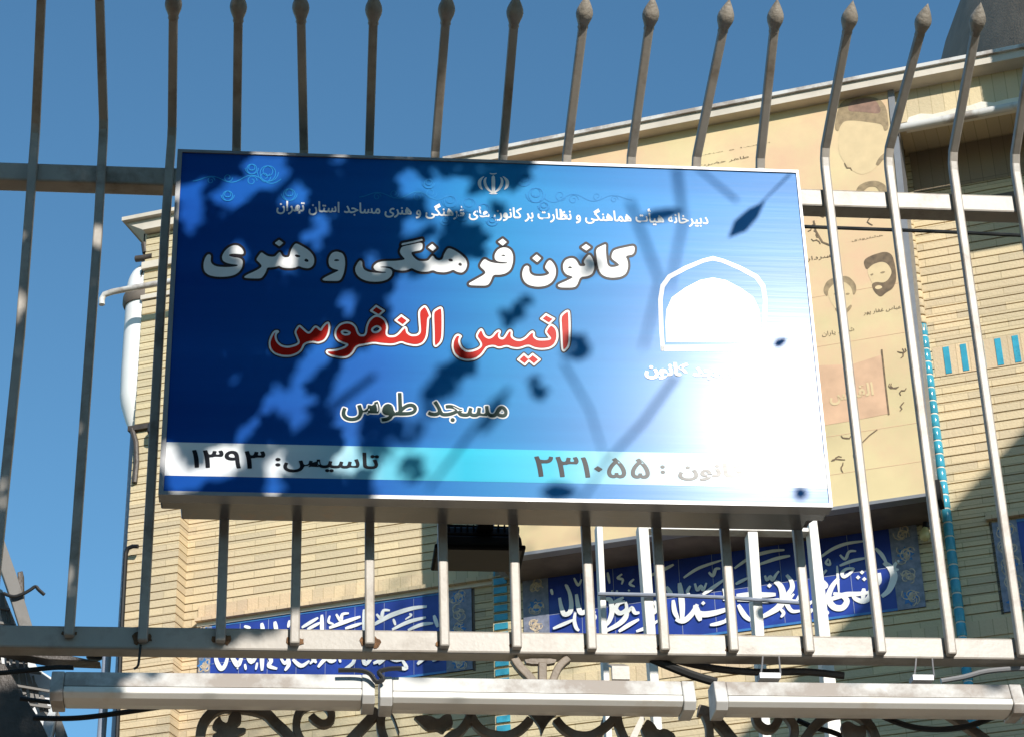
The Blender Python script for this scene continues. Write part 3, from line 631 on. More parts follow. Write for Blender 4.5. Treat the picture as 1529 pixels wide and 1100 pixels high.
leafy([(1140, 200), (1390, 200), (1370, 240), (1160, 240)], 560, 940, 5.097, 'top_plate')
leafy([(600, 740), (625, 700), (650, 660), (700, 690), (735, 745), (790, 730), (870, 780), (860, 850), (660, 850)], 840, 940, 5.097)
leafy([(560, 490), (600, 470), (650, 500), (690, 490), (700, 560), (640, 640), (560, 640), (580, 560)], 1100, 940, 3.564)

# ------------------------------------------------------------------ the lightbox sign
SD = .135
SG = thing('sign_board', FE.p(.36, 3.224, .08), 'blue lightbox sign with white and red Persian lettering fixed in front of the fence pickets', 'sign')
UL, UR, ZB, ZT = -.2275, .9405, 3.222, 3.925
t = MB(); t.box(FE, UL + .035, UR - .03, ZB + .004, ZT - .02, .027, .075); t.box(FE, UL + .002, UR - .002, ZB + .001, ZT - .001, .075, SD - .008); t.build('cabinet', M_BOXM, SG, bevel=.003)
t = MB()
t.box(FE, UL, UL + .0085, ZB, ZT, SD - .03, SD + .003); t.box(FE, UR - .005, UR, ZB, ZT, SD - .03, SD + .003)
t.box(FE, UL + .0086, UR - .0051, ZB, ZB + .007, SD - .03, SD + .0028); t.box(FE, UL + .0086, UR - .0051, ZT - .006, ZT, SD - .03, SD + .0028); t.build('trim', M_ALU, SG)
# printed face
def vinyl(name, col, ramp=None, spec=.036):
    m = bpy.data.materials.new(name); m.use_nodes = True; tr = m.node_tree; N = tr.nodes; L = tr.links; bs = N['Principled BSDF']
    bs.inputs['Roughness'].default_value = VR; bs.inputs['Specular IOR Level'].default_value = spec
    bs.inputs['Coat Weight'].default_value = .045; bs.inputs['Coat Roughness'].default_value = .30
    geo = N.new('ShaderNodeNewGeometry'); mp = N.new('ShaderNodeMapping'); mp.inputs['Rotation'].default_value = (0, 0, -R(6.31)); L.new(geo.outputs['Position'], mp.inputs['Vector'])
    sp_ = N.new('ShaderNodeSeparateXYZ'); L.new(mp.outputs[0], sp_.inputs[0])
    # slight horizontal flutes of the stretched vinyl
    cb = N.new('ShaderNodeCombineXYZ'); mu = N.new('ShaderNodeMath'); mu.operation = 'MULTIPLY'; mu.inputs[1].default_value = .04; L.new(sp_.outputs['X'], mu.inputs[0]); L.new(mu.outputs[0], cb.inputs['X']); L.new(sp_.outputs['Z'], cb.inputs['Y'])
    no = N.new('ShaderNodeTexNoise'); no.inputs['Scale'].default_value = 110; no.inputs['Detail'].default_value = 3; L.new(cb.outputs[0], no.inputs['Vector'])
    bp = N.new('ShaderNodeBump'); bp.inputs['Strength'].default_value = .011; bp.inputs['Distance'].default_value = .004; L.new(no.outputs['Fac'], bp.inputs['Height']); L.new(bp.outputs[0], bs.inputs['Normal'])
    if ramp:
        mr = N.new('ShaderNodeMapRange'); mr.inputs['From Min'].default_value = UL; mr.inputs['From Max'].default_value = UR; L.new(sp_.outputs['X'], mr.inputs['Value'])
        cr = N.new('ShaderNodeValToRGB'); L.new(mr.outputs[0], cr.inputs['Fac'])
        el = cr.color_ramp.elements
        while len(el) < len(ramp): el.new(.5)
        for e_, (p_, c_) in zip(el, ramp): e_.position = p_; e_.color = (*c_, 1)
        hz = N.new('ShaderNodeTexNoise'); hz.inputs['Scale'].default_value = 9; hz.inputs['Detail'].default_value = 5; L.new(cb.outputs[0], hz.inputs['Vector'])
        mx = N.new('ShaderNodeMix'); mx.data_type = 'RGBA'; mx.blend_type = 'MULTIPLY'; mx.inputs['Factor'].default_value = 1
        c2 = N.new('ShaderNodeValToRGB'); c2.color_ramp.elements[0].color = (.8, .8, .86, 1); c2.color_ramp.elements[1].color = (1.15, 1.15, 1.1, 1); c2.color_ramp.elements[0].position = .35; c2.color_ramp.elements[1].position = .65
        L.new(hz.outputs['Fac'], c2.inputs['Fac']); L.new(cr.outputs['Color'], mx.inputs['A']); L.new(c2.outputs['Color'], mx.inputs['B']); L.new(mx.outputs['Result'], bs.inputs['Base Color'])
    else: bs.inputs['Base Color'].default_value = (*col, 1)
    return m
VR = .175
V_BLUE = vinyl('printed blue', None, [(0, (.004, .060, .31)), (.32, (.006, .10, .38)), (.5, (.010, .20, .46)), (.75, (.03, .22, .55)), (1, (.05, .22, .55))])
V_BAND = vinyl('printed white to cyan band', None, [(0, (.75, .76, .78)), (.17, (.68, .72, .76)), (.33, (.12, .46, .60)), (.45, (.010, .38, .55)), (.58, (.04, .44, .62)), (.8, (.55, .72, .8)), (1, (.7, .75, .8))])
V_WHITE = vinyl('printed white', (.76, .76, .76)); V_GREY = vinyl('printed charcoal outline', (.035, .03, .035)); V_RED = vinyl('printed red', (.46, .013, .008))
V_GREEN = vinyl('printed dark green', (.02, .045, .04)); V_INK = vinyl('printed black', (.012, .014, .02)); V_CYAN = vinyl('printed pale cyan line', (.018, .20, .50)); 
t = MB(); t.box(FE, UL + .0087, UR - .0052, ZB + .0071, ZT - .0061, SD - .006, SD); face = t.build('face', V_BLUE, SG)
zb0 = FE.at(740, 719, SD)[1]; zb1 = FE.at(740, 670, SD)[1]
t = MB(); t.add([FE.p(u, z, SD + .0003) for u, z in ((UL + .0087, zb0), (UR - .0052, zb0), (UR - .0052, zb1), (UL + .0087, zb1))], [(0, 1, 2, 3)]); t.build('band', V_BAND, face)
# main lettering, traced
k1 = lambda P: chaikin(zc(P, 295, 350, 7.645)); k2 = lambda P: chaikin(zc(P, 475, 345, 6.371)); k3 = lambda P: chaikin(zc(P, 690, 345, 5.663)); k4 = lambda P: chaikin(zc(P, 390, 450, 5.272)); k5 = lambda P: chaikin(zc(P, 660, 450, 7.281))
TITLE = [[k1([(135, 228), (110, 235), (85, 275), (68, 330), (68, 390), (85, 435), (130, 468), (200, 485), (290, 488), (370, 480), (430, 462), (480, 425), (508, 380), (518, 320), (508, 290), (470, 270), (400, 262), (360, 248), (358, 232), (400, 222), (460, 226), (522, 232), (528, 200), (505, 160), (465, 130), (420, 125), (370, 142), (320, 180), (285, 235), (278, 270), (290, 305), (330, 328), (390, 342), (450, 347), (465, 356), (440, 368), (380, 375), (300, 376), (230, 372), (180, 355), (150, 320), (150, 285), (154, 245)])],
         [k1([(730, 204), (700, 240), (668, 292), (700, 320), (735, 360), (720, 385), (660, 420), (560, 465), (528, 490), (545, 502), (640, 506), (720, 506), (750, 480), (780, 430), (795, 380), (840, 380), (890, 374), (930, 358), (960, 378), (1010, 388), (1080, 388), (1120, 380), (1155, 362), (1200, 382), (1260, 392), (1300, 378), (1328, 340), (1333, 280), (1315, 235), (1270, 185), (1200, 140), (1130, 105), (1105, 118), (1075, 165), (1060, 205), (1048, 262), (1000, 268), (965, 250), (950, 215), (937, 202), (912, 225), (885, 255), (850, 260), (800, 252), (765, 232)]),
          k1([(1105, 240), (1130, 230), (1175, 245), (1170, 262), (1130, 268)]), k1([(1215, 300), (1235, 275), (1268, 295), (1265, 318), (1235, 316)])],
         [zc([(930, 65), (980, 100), (932, 140), (880, 103)], 295, 350, 7.645)],
         [k2([(175, 196), (130, 210), (102, 255), (98, 300), (110, 340), (145, 362), (190, 370), (195, 380), (150, 400), (70, 440), (38, 460), (50, 474), (130, 477), (200, 477), (225, 450), (248, 390), (258, 310), (252, 250), (230, 212)]), k2([(145, 283), (170, 268), (200, 275), (203, 285), (170, 290)])],
         [k2([(400, 278), (376, 305), (353, 350), (353, 385), (370, 422), (410, 456), (470, 480), (550, 486), (620, 478), (672, 455), (702, 420), (706, 385), (688, 362), (640, 350), (580, 347), (562, 354), (600, 340), (660, 338), (700, 346), (725, 368), (790, 380), (850, 374), (890, 352), (920, 370), (970, 388), (1040, 390), (1095, 372), (1130, 390), (1200, 396), (1250, 385), (1285, 368), (1320, 390), (1370, 400), (1405, 370), (1420, 320), (1405, 270), (1360, 225), (1290, 180), (1240, 163), (1220, 185), (1200, 220), (1185, 270), (1150, 285), (1115, 270), (1100, 245), (1085, 235), (1068, 258), (1045, 285), (1000, 290), (950, 285), (910, 255), (880, 205), (920, 195), (992, 182), (995, 108), (900, 128), (800, 150), (785, 170), (775, 205), (800, 240), (830, 270), (800, 280), (720, 288), (630, 288), (570, 300), (535, 325), (525, 350), (545, 378), (600, 388), (655, 392), (640, 400), (560, 402), (480, 392), (435, 370), (420, 335), (420, 295)]),
          k2([(1235, 275), (1255, 262), (1285, 275), (1280, 292), (1250, 292)]), k2([(1330, 315), (1350, 300), (1370, 318), (1365, 335), (1340, 332)])],
         [zc([(790, 134), (800, 118), (900, 98), (990, 75), (996, 92), (900, 116), (800, 138)], 475, 345, 6.371)], [zc([(1085, 125), (1125, 162), (1090, 193), (1045, 158)], 475, 345, 6.371)],
         [k3([(190, 235), (165, 265), (148, 300), (190, 335), (200, 355), (180, 375), (100, 420), (55, 445), (62, 460), (140, 463), (215, 463), (240, 430), (262, 370), (320, 372), (370, 360), (410, 330), (430, 270), (432, 210), (415, 165), (380, 142), (340, 140), (300, 160), (275, 200), (275, 240), (300, 260), (350, 264), (385, 268), (385, 275), (330, 278), (270, 272), (225, 260)]), k3([(325, 208), (350, 200), (372, 210), (350, 216)])],
         [zc([(343, 66), (378, 96), (343, 126), (303, 94)], 690, 345, 5.663)],
         [k3([(548, 292), (525, 305), (508, 350), (510, 395), (530, 435), (570, 462), (640, 474), (710, 465), (760, 435), (790, 385), (795, 330), (780, 285), (745, 245), (720, 262), (698, 310), (725, 340), (742, 360), (710, 378), (660, 385), (610, 382), (578, 365), (566, 335), (568, 305)])],
         [zc([(630, 200), (668, 232), (635, 266), (592, 232)], 690, 345, 5.663)],
         [k3([(920, 230), (875, 245), (852, 285), (855, 335), (880, 370), (930, 385), (938, 395), (890, 420), (815, 452), (808, 468), (830, 480), (950, 480), (975, 455), (998, 390), (1060, 385), (1100, 365), (1118, 320), (1115, 270), (1098, 225), (1075, 198), (1050, 225), (1025, 262), (1045, 290), (1030, 300), (990, 298), (975, 262), (950, 235)]), k3([(890, 312), (910, 298), (935, 310), (915, 320)])],
         [zc([(1048, 112), (1088, 140), (1050, 168), (1008, 140)], 690, 345, 5.663)],
         [k3([(1218, 112), (1195, 120), (1130, 152), (1138, 230), (1150, 310), (1170, 360), (1210, 388), (1270, 398), (1340, 390), (1385, 365), (1405, 310), (1400, 250), (1378, 212), (1455, 200), (1462, 125), (1400, 135), (1290, 160), (1270, 185), (1260, 232), (1300, 262), (1335, 290), (1300, 305), (1255, 308), (1230, 290), (1220, 230), (1215, 160)])]]
NAME = [[k4([(125, 232), (100, 240), (75, 285), (63, 330), (72, 375), (105, 410), (160, 430), (225, 432), (285, 412), (320, 380), (335, 340), (370, 322), (415, 318), (450, 328), (500, 310), (530, 260), (540, 200), (530, 165), (510, 172), (480, 205), (470, 230), (440, 200), (420, 198), (390, 240), (370, 250), (335, 220), (305, 190), (290, 200), (265, 240), (280, 280), (300, 325), (270, 345), (210, 360), (160, 350), (125, 320), (112, 280), (120, 250), (138, 240)])],
        [k4([(670, 165), (620, 180), (585, 225), (582, 275), (605, 310), (650, 330), (685, 340), (650, 365), (580, 385), (520, 385), (512, 402), (545, 425), (620, 442), (680, 438), (720, 405), (750, 350), (820, 338), (890, 325), (940, 335), (1040, 342), (1105, 318), (1140, 335), (1220, 350), (1275, 330), (1305, 280), (1312, 200), (1316, 130), (1335, 122), (1310, 60), (1290, 35), (1265, 50), (1240, 80), (1245, 160), (1252, 240), (1230, 265), (1180, 268), (1148, 245), (1145, 212), (1130, 200), (1105, 225), (1080, 255), (1050, 275), (1000, 275), (985, 255), (995, 200), (975, 145), (930, 115), (890, 115), (850, 150), (830, 200), (822, 265), (780, 270), (760, 250), (745, 200), (710, 170)]),
         k4([(630, 240), (660, 230), (700, 245), (690, 260), (650, 262)]), k4([(868, 222), (910, 192), (945, 215), (920, 240), (885, 245)])],
        [zc([(905, 35), (968, 75), (925, 112), (862, 75)], 390, 450, 5.272)], [zc([(1103, 110), (1160, 152), (1115, 192), (1055, 150)], 390, 450, 5.272)],
        [k4([(1410, 45), (1360, 75), (1352, 100), (1358, 250), (1358, 345), (1378, 358), (1425, 310), (1430, 200), (1428, 60)])],
        [k5([(175, 360), (145, 375), (118, 430), (112, 500), (135, 570), (190, 620), (270, 640), (360, 628), (430, 580), (470, 520), (490, 495), (560, 480), (620, 508), (705, 480), (760, 505), (840, 512), (938, 475), (1000, 508), (1080, 520), (1170, 510), (1230, 470), (1258, 400), (1255, 330), (1235, 285), (1190, 250), (1165, 265), (1140, 300), (1125, 335), (1160, 380), (1180, 405), (1130, 415), (1040, 415), (1000, 385), (1003, 345), (985, 325), (955, 345), (910, 395), (860, 422), (800, 418), (755, 385), (762, 330), (740, 310), (715, 330), (690, 375), (665, 405), (630, 400), (618, 370), (635, 330), (615, 315), (580, 340), (550, 380), (510, 400), (465, 375), (445, 325), (430, 302), (405, 315), (370, 380), (410, 430), (430, 475), (400, 510), (330, 538), (260, 540), (210, 500), (185, 440), (195, 395), (212, 380)])],
        [zc([(1130, 140), (1222, 190), (1165, 245), (1075, 190)], 660, 450, 7.281)], [zc([(890, 570), (937, 612), (985, 570), (1065, 632), (1000, 688), (945, 642), (900, 688), (825, 632)], 660, 450, 7.281)],
        [k5([(1365, 100), (1330, 120), (1285, 165), (1295, 300), (1300, 420), (1305, 520), (1325, 545), (1385, 480), (1390, 300), (1385, 115)])]]
t = MB(); traced(t, FE, TITLE, 3.6, 1.0, SD + .0004); tl = t.build('title_outline', V_GREY, face)
t = MB(); traced(t, FE, TITLE, 0, .9, SD + .0010); t.build('title_lettering', V_WHITE, face)
t = MB(); traced(t, FE, NAME, 3.2, 1.0, SD + .0004); t.build('name_dark_outline', V_GREY, face)  # printed dark outline behind the name
t = MB(); traced(t, FE, NAME, 1.3, .9, SD + .0010); t.build('name_outline', V_WHITE, face)
t = MB(); traced(t, FE, NAME, -1.7, .8, SD + .0016); t.build('name_lettering', V_RED, face)
def sbox(x0, x1, y0, y1):
    xm = (x0 + x1) / 2
    return ((FE.at(x0, (y0 + y1) / 2, SD)[0], FE.at(xm, y1, SD)[1]), (FE.at(x1, (y0 + y1) / 2, SD)[0], FE.at(xm, y0, SD)[1]))
L1 = 'دبیرخانه هیأت هماهنگی و نظارت بر کانون های فرهنگی و هنری مساجد استان تهران'
t = MB(); fat_writing(t, FE, L1, sbox(413, 1056, 305, 330), SD + .0006, .0006, .0006); t.build('heading_lettering', V_WHITE, face)
bx = sbox(511, 757, 588, 630)
t = MB(); fat_writing(t, FE, 'مسجد طوس', bx, SD + .0005, .0036); t.build('mosque_name_outline', V_WHITE, face)
t = MB(); fat_writing(t, FE, 'مسجد طوس', bx, SD + .0012, .0010, .0007); t.build('mosque_name_lettering', V_GREEN, face)
t = MB(); fat_writing(t, FE, 'تاسیس', sbox(424, 565, 675, 705), SD + .0008, .0010, .0007); put_writing(t, FE, ':', sbox(411, 419, 683, 696), SD + .0008, bold=.05, raw=True)
fat_writing(t, FE, '\u06f1\u06f3\u06f9\u06f3', sbox(287, 395, 673, 698), SD + .0008, .0011, .0007, True)
fat_writing(t, FE, '\u06f2\u06f3\u06f1\u06f0\u06f5\u06f5', sbox(799, 969, 683, 712), SD + .0008, .0011, .0007, True); put_writing(t, FE, ':', sbox(986, 993, 694, 707), SD + .0008, bold=.05, raw=True)
put_writing(t, FE, 'کانون', sbox(1012, 1112, 690, 718), SD + .0008, bold=.03); t.build('band_lettering', V_INK, face)
# emblem
def em(P): return zc(P, 680, 240, 12.74)
inner = [(600, 315), (555, 330), (530, 390), (545, 480), (600, 560), (680, 615), (722, 640), (700, 590), (640, 540), (600, 470), (580, 400), (590, 340)]
outer = [(560, 295), (490, 320), (430, 380), (422, 450), (450, 520), (515, 562), (520, 545), (490, 480), (490, 400), (520, 340)]
mir = lambda P: [(1446 - x, y) for x, y in P]
G_ = [[em([(722, 280), (690, 310), (686, 400), (692, 600), (725, 640), (755, 600), (757, 400), (750, 310)])], [chaikin(em(inner))], [chaikin(em(mir(inner)))], [chaikin(em(outer))], [chaikin(em(mir(outer)))], [em([(630, 628), (722, 612), (812, 628), (770, 640), (680, 640)])], [chaikin(em([(640, 236), (720, 250), (800, 236), (770, 262), (720, 268), (670, 262)]))]]
t = MB(); traced(t, FE, G_, 0, .45, SD + .0007); t.build('emblem', V_WHITE, face)
# vine ornament
def ln(mb, P, w_, d): mb.strap(FE, [FE.at(x, y, SD) for x, y in P], w_ / 830, d, d + .00012)
t = MB(); kk = 0
def vine(x0, y0, sgn, m):
    global kk
    P = [(x0 + sgn * i * 4, y0 + 7 * math.sin(i * .42) * (1 - i / 60)) for i in range(34)]; ln(m, P, 1.7, SD + .0003 + kk * .00002); kk += 1
    for i, rr in ((5, 9), (12, -8), (19, 7), (27, -6)):
        bx_, by_ = P[i]
        Q = [(bx_ + sgn * rr * .5 + abs(rr) * (1 - a / 26) * math.cos(a * .42), by_ - rr + abs(rr) * (1 - a / 26) * math.sin(a * .42) * (1 if rr > 0 else -1)) for a in range(20)]
        ln(m, Q, 1.3, SD + .0003 + kk * .00002); kk += 1
vine(812, 296, 1, t); vine(668, 292, -1, t); vine(420, 268, -1, t)
for cx, cy, rr in ((800, 290, 15), (782, 268, 12), (700, 305, 14), (672, 300, 12), (812, 308, 9), (690, 322, 10), (722, 312, 12), (665, 330, 8), (400, 258, 16), (376, 252, 10), (340, 292, 10), (432, 290, 12), (640, 274, 9), (735, 330, 9)):
    for s_ in (1, -1):
        ln(t, [(cx + rr * (1 - a / 30) * math.cos(a * .38) * s_, cy + rr * (1 - a / 30) * math.sin(a * .38)) for a in range(24)], 1.2, SD + .0003 + kk * .00002); kk += 1
t.build('vine_ornament', V_CYAN, face)
# arch and dome emblem at the right
ar = [(215, 752), (203, 600), (196, 400), (212, 300), (262, 232), (380, 170), (500, 122), (570, 104)]; ar = ar + [(1140 - x, y) for x, y in reversed(ar[:-1])]
ai = [(242, 752), (232, 600), (226, 405), (240, 318), (282, 258), (392, 198), (508, 148), (570, 134)]; ai = ai + [(1140 - x, y) for x, y in reversed(ai[:-1])]
dm = [(250, 690), (246, 560), (252, 470), (290, 385), (380, 320), (480, 268), (570, 250)]; dm = dm + [(1140 - x, y) for x, y in reversed(dm[:-1])]
t = MB(); traced(t, FE, [[zc(ar, 940, 360, 4.583), zc(ai, 940, 360, 4.583)], [zc(dm, 940, 360, 4.583)], [zc([(215, 712), (930, 712), (930, 752), (215, 752)], 940, 360, 4.583)]], 0, 1.2, SD + .0004)
put_writing(t, FE, 'مسجد کانون', sbox(962, 1110, 542, 568), SD + .0008, bold=.05); t.build('arch_emblem', V_WHITE, face)

# ------------------------------------------------------------------ fluorescent battens under the lower rail
def batten(x0, y0, x1, y1, label, capr=False, capl=False):
    d = .075
    (u0, za), (u1, zb_) = FE.at(x0, y0, d), FE.at(x1, y1, d)
    sl = (zb_ - za) / (u1 - u0)
    root = thing('tube_light', FE.p((u0 + u1) / 2, za - .05, .04), label, 'tube light', 'tube lights along the lower rail')
    def seg(mb, a, b_, P):
        n = len(P)
        vs = [FE.p(u, za + sl * (u - u0) + z, dd) for u in (a, b_) for z, dd in P]
        mb.add(vs, [tuple(range(n)), tuple(reversed(range(n, 2 * n)))] + [(i, n + i, n + (i + 1) % n, (i + 1) % n) for i in range(n)])
    mb = MB(); seg(mb, u0 + .022, u1 - .022, [(0, d - .030), (-.003, d - .010), (-.031, d), (-.031, .016), (0, .016)]); mb.build('housing', M_WHITE, root, bevel=.0015)
    mb = MB(); seg(mb, u0 + .022, u1 - .022, [(-.0325, d + .002), (-.043, d + .003), (-.050, d - .006), (-.0535, d - .03), (-.050, .016), (-.0325, .016)]); mb.build('diffuser', M_WHITE2, root, bevel=.0015)
    for a, b_ in ((u0, u0 + .0215), (u1 - .0215, u1)):
        mb = MB(); seg(mb, a, b_, [(.001, d - .031), (-.003, d - .008), (-.032, d + .002), (-.044, d + .006), (-.056, d - .005), (-.056, .014), (.001, .014)]); mb.build('end_cap', M_WHITE, root, bevel=.002)
    return root
T1 = batten(77, 996, 560, 1001, 'grimy white tube light beside the lattice awning, partly in leaf shade')
T2 = batten(567, 1004, 1037, 1011, 'sunlit white tube light with dirt patches and a black cable knot at one end')
T3 = batten(1066, 1011, 1526, 1016, 'clean sunlit white tube light hung on two thin wire brackets')
batten(1533, 1017, 1990, 1022, 'white tube light just past the end of the wire bracketed one')
def hanger(par, px, py0, py1, half):
    mb = MB()
    for s_ in (-1, 1): mb.tube([FE.w(px + s_ * half * .9, py0, -.01), FE.w(px + s_ * half, (py0 + py1) / 2, .02), FE.w(px + s_ * half * 1.15, py1, .045)], .0016, 6)
    mb.tube([FE.w(px - half * .9, py0, -.01), FE.w(px + half * .9, py0, -.01)], .0016, 6)
    u0, z0 = FE.at(px - half * 1.2, py1, .05); u1, z1 = FE.at(px + half * 1.2, py1 + 4, .05); mb.box(FE, u0, u1, z1 + .001, z0 + .006, .018, .046)
    mb.build('hanger', M_ALU, par)
hanger(T3, 1151, 975, 1007, 13); hanger(T3, 1380, 979, 1010, 13)
mb = MB(); u0, z0 = FE.at(914, 1011, .03); u1, z1 = FE.at(938, 975, .03); mb.box(FE, u0, u1, z0 - .004, z0 + (z1 - z0) * .45, .024, .034); mb.hull8([FE.p(u0, z0 + (z1 - z0) * .45, .024), FE.p(u1, z0 + (z1 - z0) * .45, .024), FE.p(u1, z0 + (z1 - z0) * .45, .034), FE.p(u0, z0 + (z1 - z0) * .45, .034)],
    [FE.p(u0, z1, -.03), FE.p(u1, z1, -.03), FE.p(u1, z1, -.02), FE.p(u0, z1, -.02)]); mb.build('hanger', M_PAINT, T2)

# ------------------------------------------------------------------ black twin floodlight under the sign
M_LAMP2 = mat('glossy black lamp enamel', (.011, .011, .012), .30, var=.3, scale=20, spec=.35)
LF = thing('flood_light', FE.w(715, 783, -.08), 'wide black floodlight on a small bracket behind the pickets just under the blue sign', 'floodlight')
def head(px0, px1, py0, py1, d0, tilt):
    (u0, z1), (u1, z0) = FE.at(px0, py0, d0), FE.at(px1, py1, d0)
    cu = (u0 + u1) / 2; hw = (u1 - u0) / 2; P0 = []; P1 = []
    mb = MB(); rows = [(z1, .70, .045), (z1 - .012, .9, .065), ((z0 + z1) / 2, .97, .085), (z0 + .012, 1.0, .095), (z0, 1.03, .10), (z0 + .006, .92, .09)]
    n = 18; vs = []
    for z, k, dd in rows:
        for i in range(n):
            a = 6.2832 * i / n; c_, s_ = math.cos(a), math.sin(a)
            vs.append(FE.p(cu + hw * k * math.copysign(abs(c_) ** .5, c_), z + tilt * s_ * dd, d0 - .06 + dd * math.copysign(abs(s_) ** .6, s_)))
    m = len(rows)
    mb.add(vs, [(i * n + k, i * n + (k + 1) % n, (i + 1) * n + (k + 1) % n, (i + 1) * n + k) for i in range(m - 1) for k in range(n)] + [tuple(reversed(range(n))), tuple(range((m - 1) * n, m * n))])
    return mb
def fq(xa, xb, y, d0, d1, dz=0.0):
    (ua, z_), (ub, _) = FE.at(xa, y, -.06), FE.at(xb, y, -.06); return [FE.p(ua, z_ + dz, d1), FE.p(ub, z_ + dz, d1), FE.p(ub, z_ + dz, d0), FE.p(ua, z_ + dz, d0)]
t = MB(); t.hull8(fq(650, 778, 822, -.125, -.030), fq(652, 776, 806, -.120, -.034)); t.hull8(fq(652, 776, 805.5, -.120, -.034), fq(664, 764, 790, -.105, -.045)); t.build('lamp_head', M_LAMP2, LF, bevel=.004)
t = MB(); t.hull8(fq(647, 782, 829, -.130, -.024), fq(647, 782, 822.5, -.130, -.024)); t.build('lamp_rim', M_LAMP, LF, bevel=.0025)
t = MB(); t.hull8(fq(652, 777, 829.8, -.125, -.029), fq(652, 777, 829.2, -.125, -.029)); t.build('lens', M_BLACK, LF)
t = MB()
for k in range(11): x_ = 668 + k * 9.2; t.hull8(fq(x_, x_ + 2.2, 800, -.118, -.034), fq(x_, x_ + 2.2, 789, -.100, -.041))
t.build('cooling_fins', M_LAMP, LF)
t = MB(); 
for x, y, w_, h_ in ((724, 780, 11, 9), (715, 776, 3, 14), (733, 776, 3, 14)):
    (u0, z1), (u1, z0) = FE.at(x - w_, y - h_, -.03), FE.at(x + w_, y + h_, -.03); t.box(FE, u0, u1, z0, z1, -.045 - w_ * .0005, -.015)
t.tube([FE.w(660, 788, -.06), FE.w(775, 792, -.06)], .008, 8); t.build('bracket', M_LAMP, LF)

# ------------------------------------------------------------------ white steel frame standing behind the fence
FB = Frame(R(6.31), 4.7)
WF = thing('white_steel_frame', FB.p(.95, 0, 0), 'sunlit white painted steel frame with slim posts standing behind the fence under the sign', 'frame')
def post(x0t, x1t, yt, x0b, x1b, yb, dd=.02, slant=0, m=M_WHITE2):
    mb = MB(); 
    q = [FB.at(x0b, yb), FB.at(x1b, yb), FB.at(x1t, yt - slant), FB.at(x0t, yt)]
    k = q[0][1] / (q[3][1] - q[0][1])          # run the post down to the ground
    lo0 = (q[0][0] - (q[3][0] - q[0][0]) * k, 0); lo1 = (q[1][0] - (q[2][0] - q[1][0]) * k, 0)
    mb.prism(FB, [lo0, lo1, q[2], q[3]], -dd, dd); return mb.build('post', m, WF, bevel=.002)
post(889, 898, 785, 896, 905, 940); post(951, 966, 787, 962, 976, 930); post(1114, 1129, 798, 1124, 1138, 935); post(1205, 1217, 786, 1218, 1234, 925, .02, 8)
t = MB(); (u0, z0), (u1, z1) = FB.at(966, 793), FB.at(1204, 786); zz = FB.at(1090, 793)[1]; t.box(FB, u0, u1, zz - .004, zz + .005, -.018, .018); t.build('top_bar', M_WHITE, WF)
t = MB(); t.tube([FB.w(893, 886, .03), FB.w(1000, 888, .03), FB.w(1092, 892, .03), FB.w(1200, 900, .03)], .005, 8); t.build('thin_rod', M_GREYP, WF, smooth=True)
t = MB(); t.prism(FB, [FB.at(940, 1100), FB.at(962, 1056), FB.at(966, 1066), FB.at(948, 1108)], -.05, -.03); t.prism(FB, [FB.at(890, 1100), FB.at(906, 1054), FB.at(914, 1056), FB.at(900, 1100)], -.05, -.025); t.build('brace', M_PAINT, WF)

# ------------------------------------------------------------------ things at the left edge
t = MB(); A = WA.w(204, 640, -.45); wd_ = 28 * (A - CAM).length / FPX / math.cos(.12)
zt = WA.at(204, 402, -.45)[1]; z = lambda py: WA.at(204, py, -.45)[1] - A.z
HD = thing('vent_hood', A, 'white rounded cowl with a dark collar against the brick corner', 'vent cowl')
t.lathe(A, (0, 0, 1), [(wd_ * .3, z(648)), (wd_ * .6, z(630)), (wd_ * .88, z(608)), (wd_ * .97, z(594)), (wd_, z(560)), (wd_, z(462))], 28); t.build('body', M_WHITE3, HD, smooth=True)
t = MB(); t.lathe(A, (0, 0, 1), [(wd_ * 1.08, z(463)), (wd_ * 1.16, z(459)), (wd_ * 1.16, z(450)), (wd_ * 1.10, z(446))], 28); t.build('collar', M_DARKW, HD, smooth=True)
t = MB(); t.lathe(A, (0, 0, 1), [(wd_ * 1.05, z(446)), (wd_ * 1.02, z(438))] + [(wd_ * 1.0 * math.cos(a * .1745), z(438) + (z(400) - z(438)) * math.sin(a * .1745)) for a in range(1, 9)] + [(.004, z(399.5))], 28); t.build('dome_cap', M_WHITE3, HD, smooth=True)
t = MB(); t.lathe(A, (0, 0, 1), [(.03, -A.z), (.03, z(645))], 12); t.build('stem', M_GREYP, HD, smooth=True)
LP = thing('lamp_post', WA.p(*[WA.at(158, 1000, -.6)[0], 0], -.6), 'blue grey pole with a small dark lamp head beside the brick corner', 'lamp post')
t = MB(); p0 = WA.w(160, 972, -.6); t.tube([Vector((p0.x - .02, p0.y, 0)), Vector((p0.x, p0.y, p0.z - .3)), p0], [.024, .022, .022], 12); t.build('pole', M_GREYP, LP, smooth=True)
t = MB(); q = WA.w(142, 975, -.6); t.lathe(q, (0, 0, 1), [(.018, .05), (.038, .03), (.042, 0), (.042, -.022), (.03, -.03)], 16); t.build('lamp_head', M_BLACK, LP, smooth=True)
t = MB(); t.tube([q + Vector((0, 0, .04)), q + Vector((.02, 0, .055)), p0 + Vector((0, 0, -.01))], .012, 8); t.build('arm', M_GREYP, LP, smooth=True)
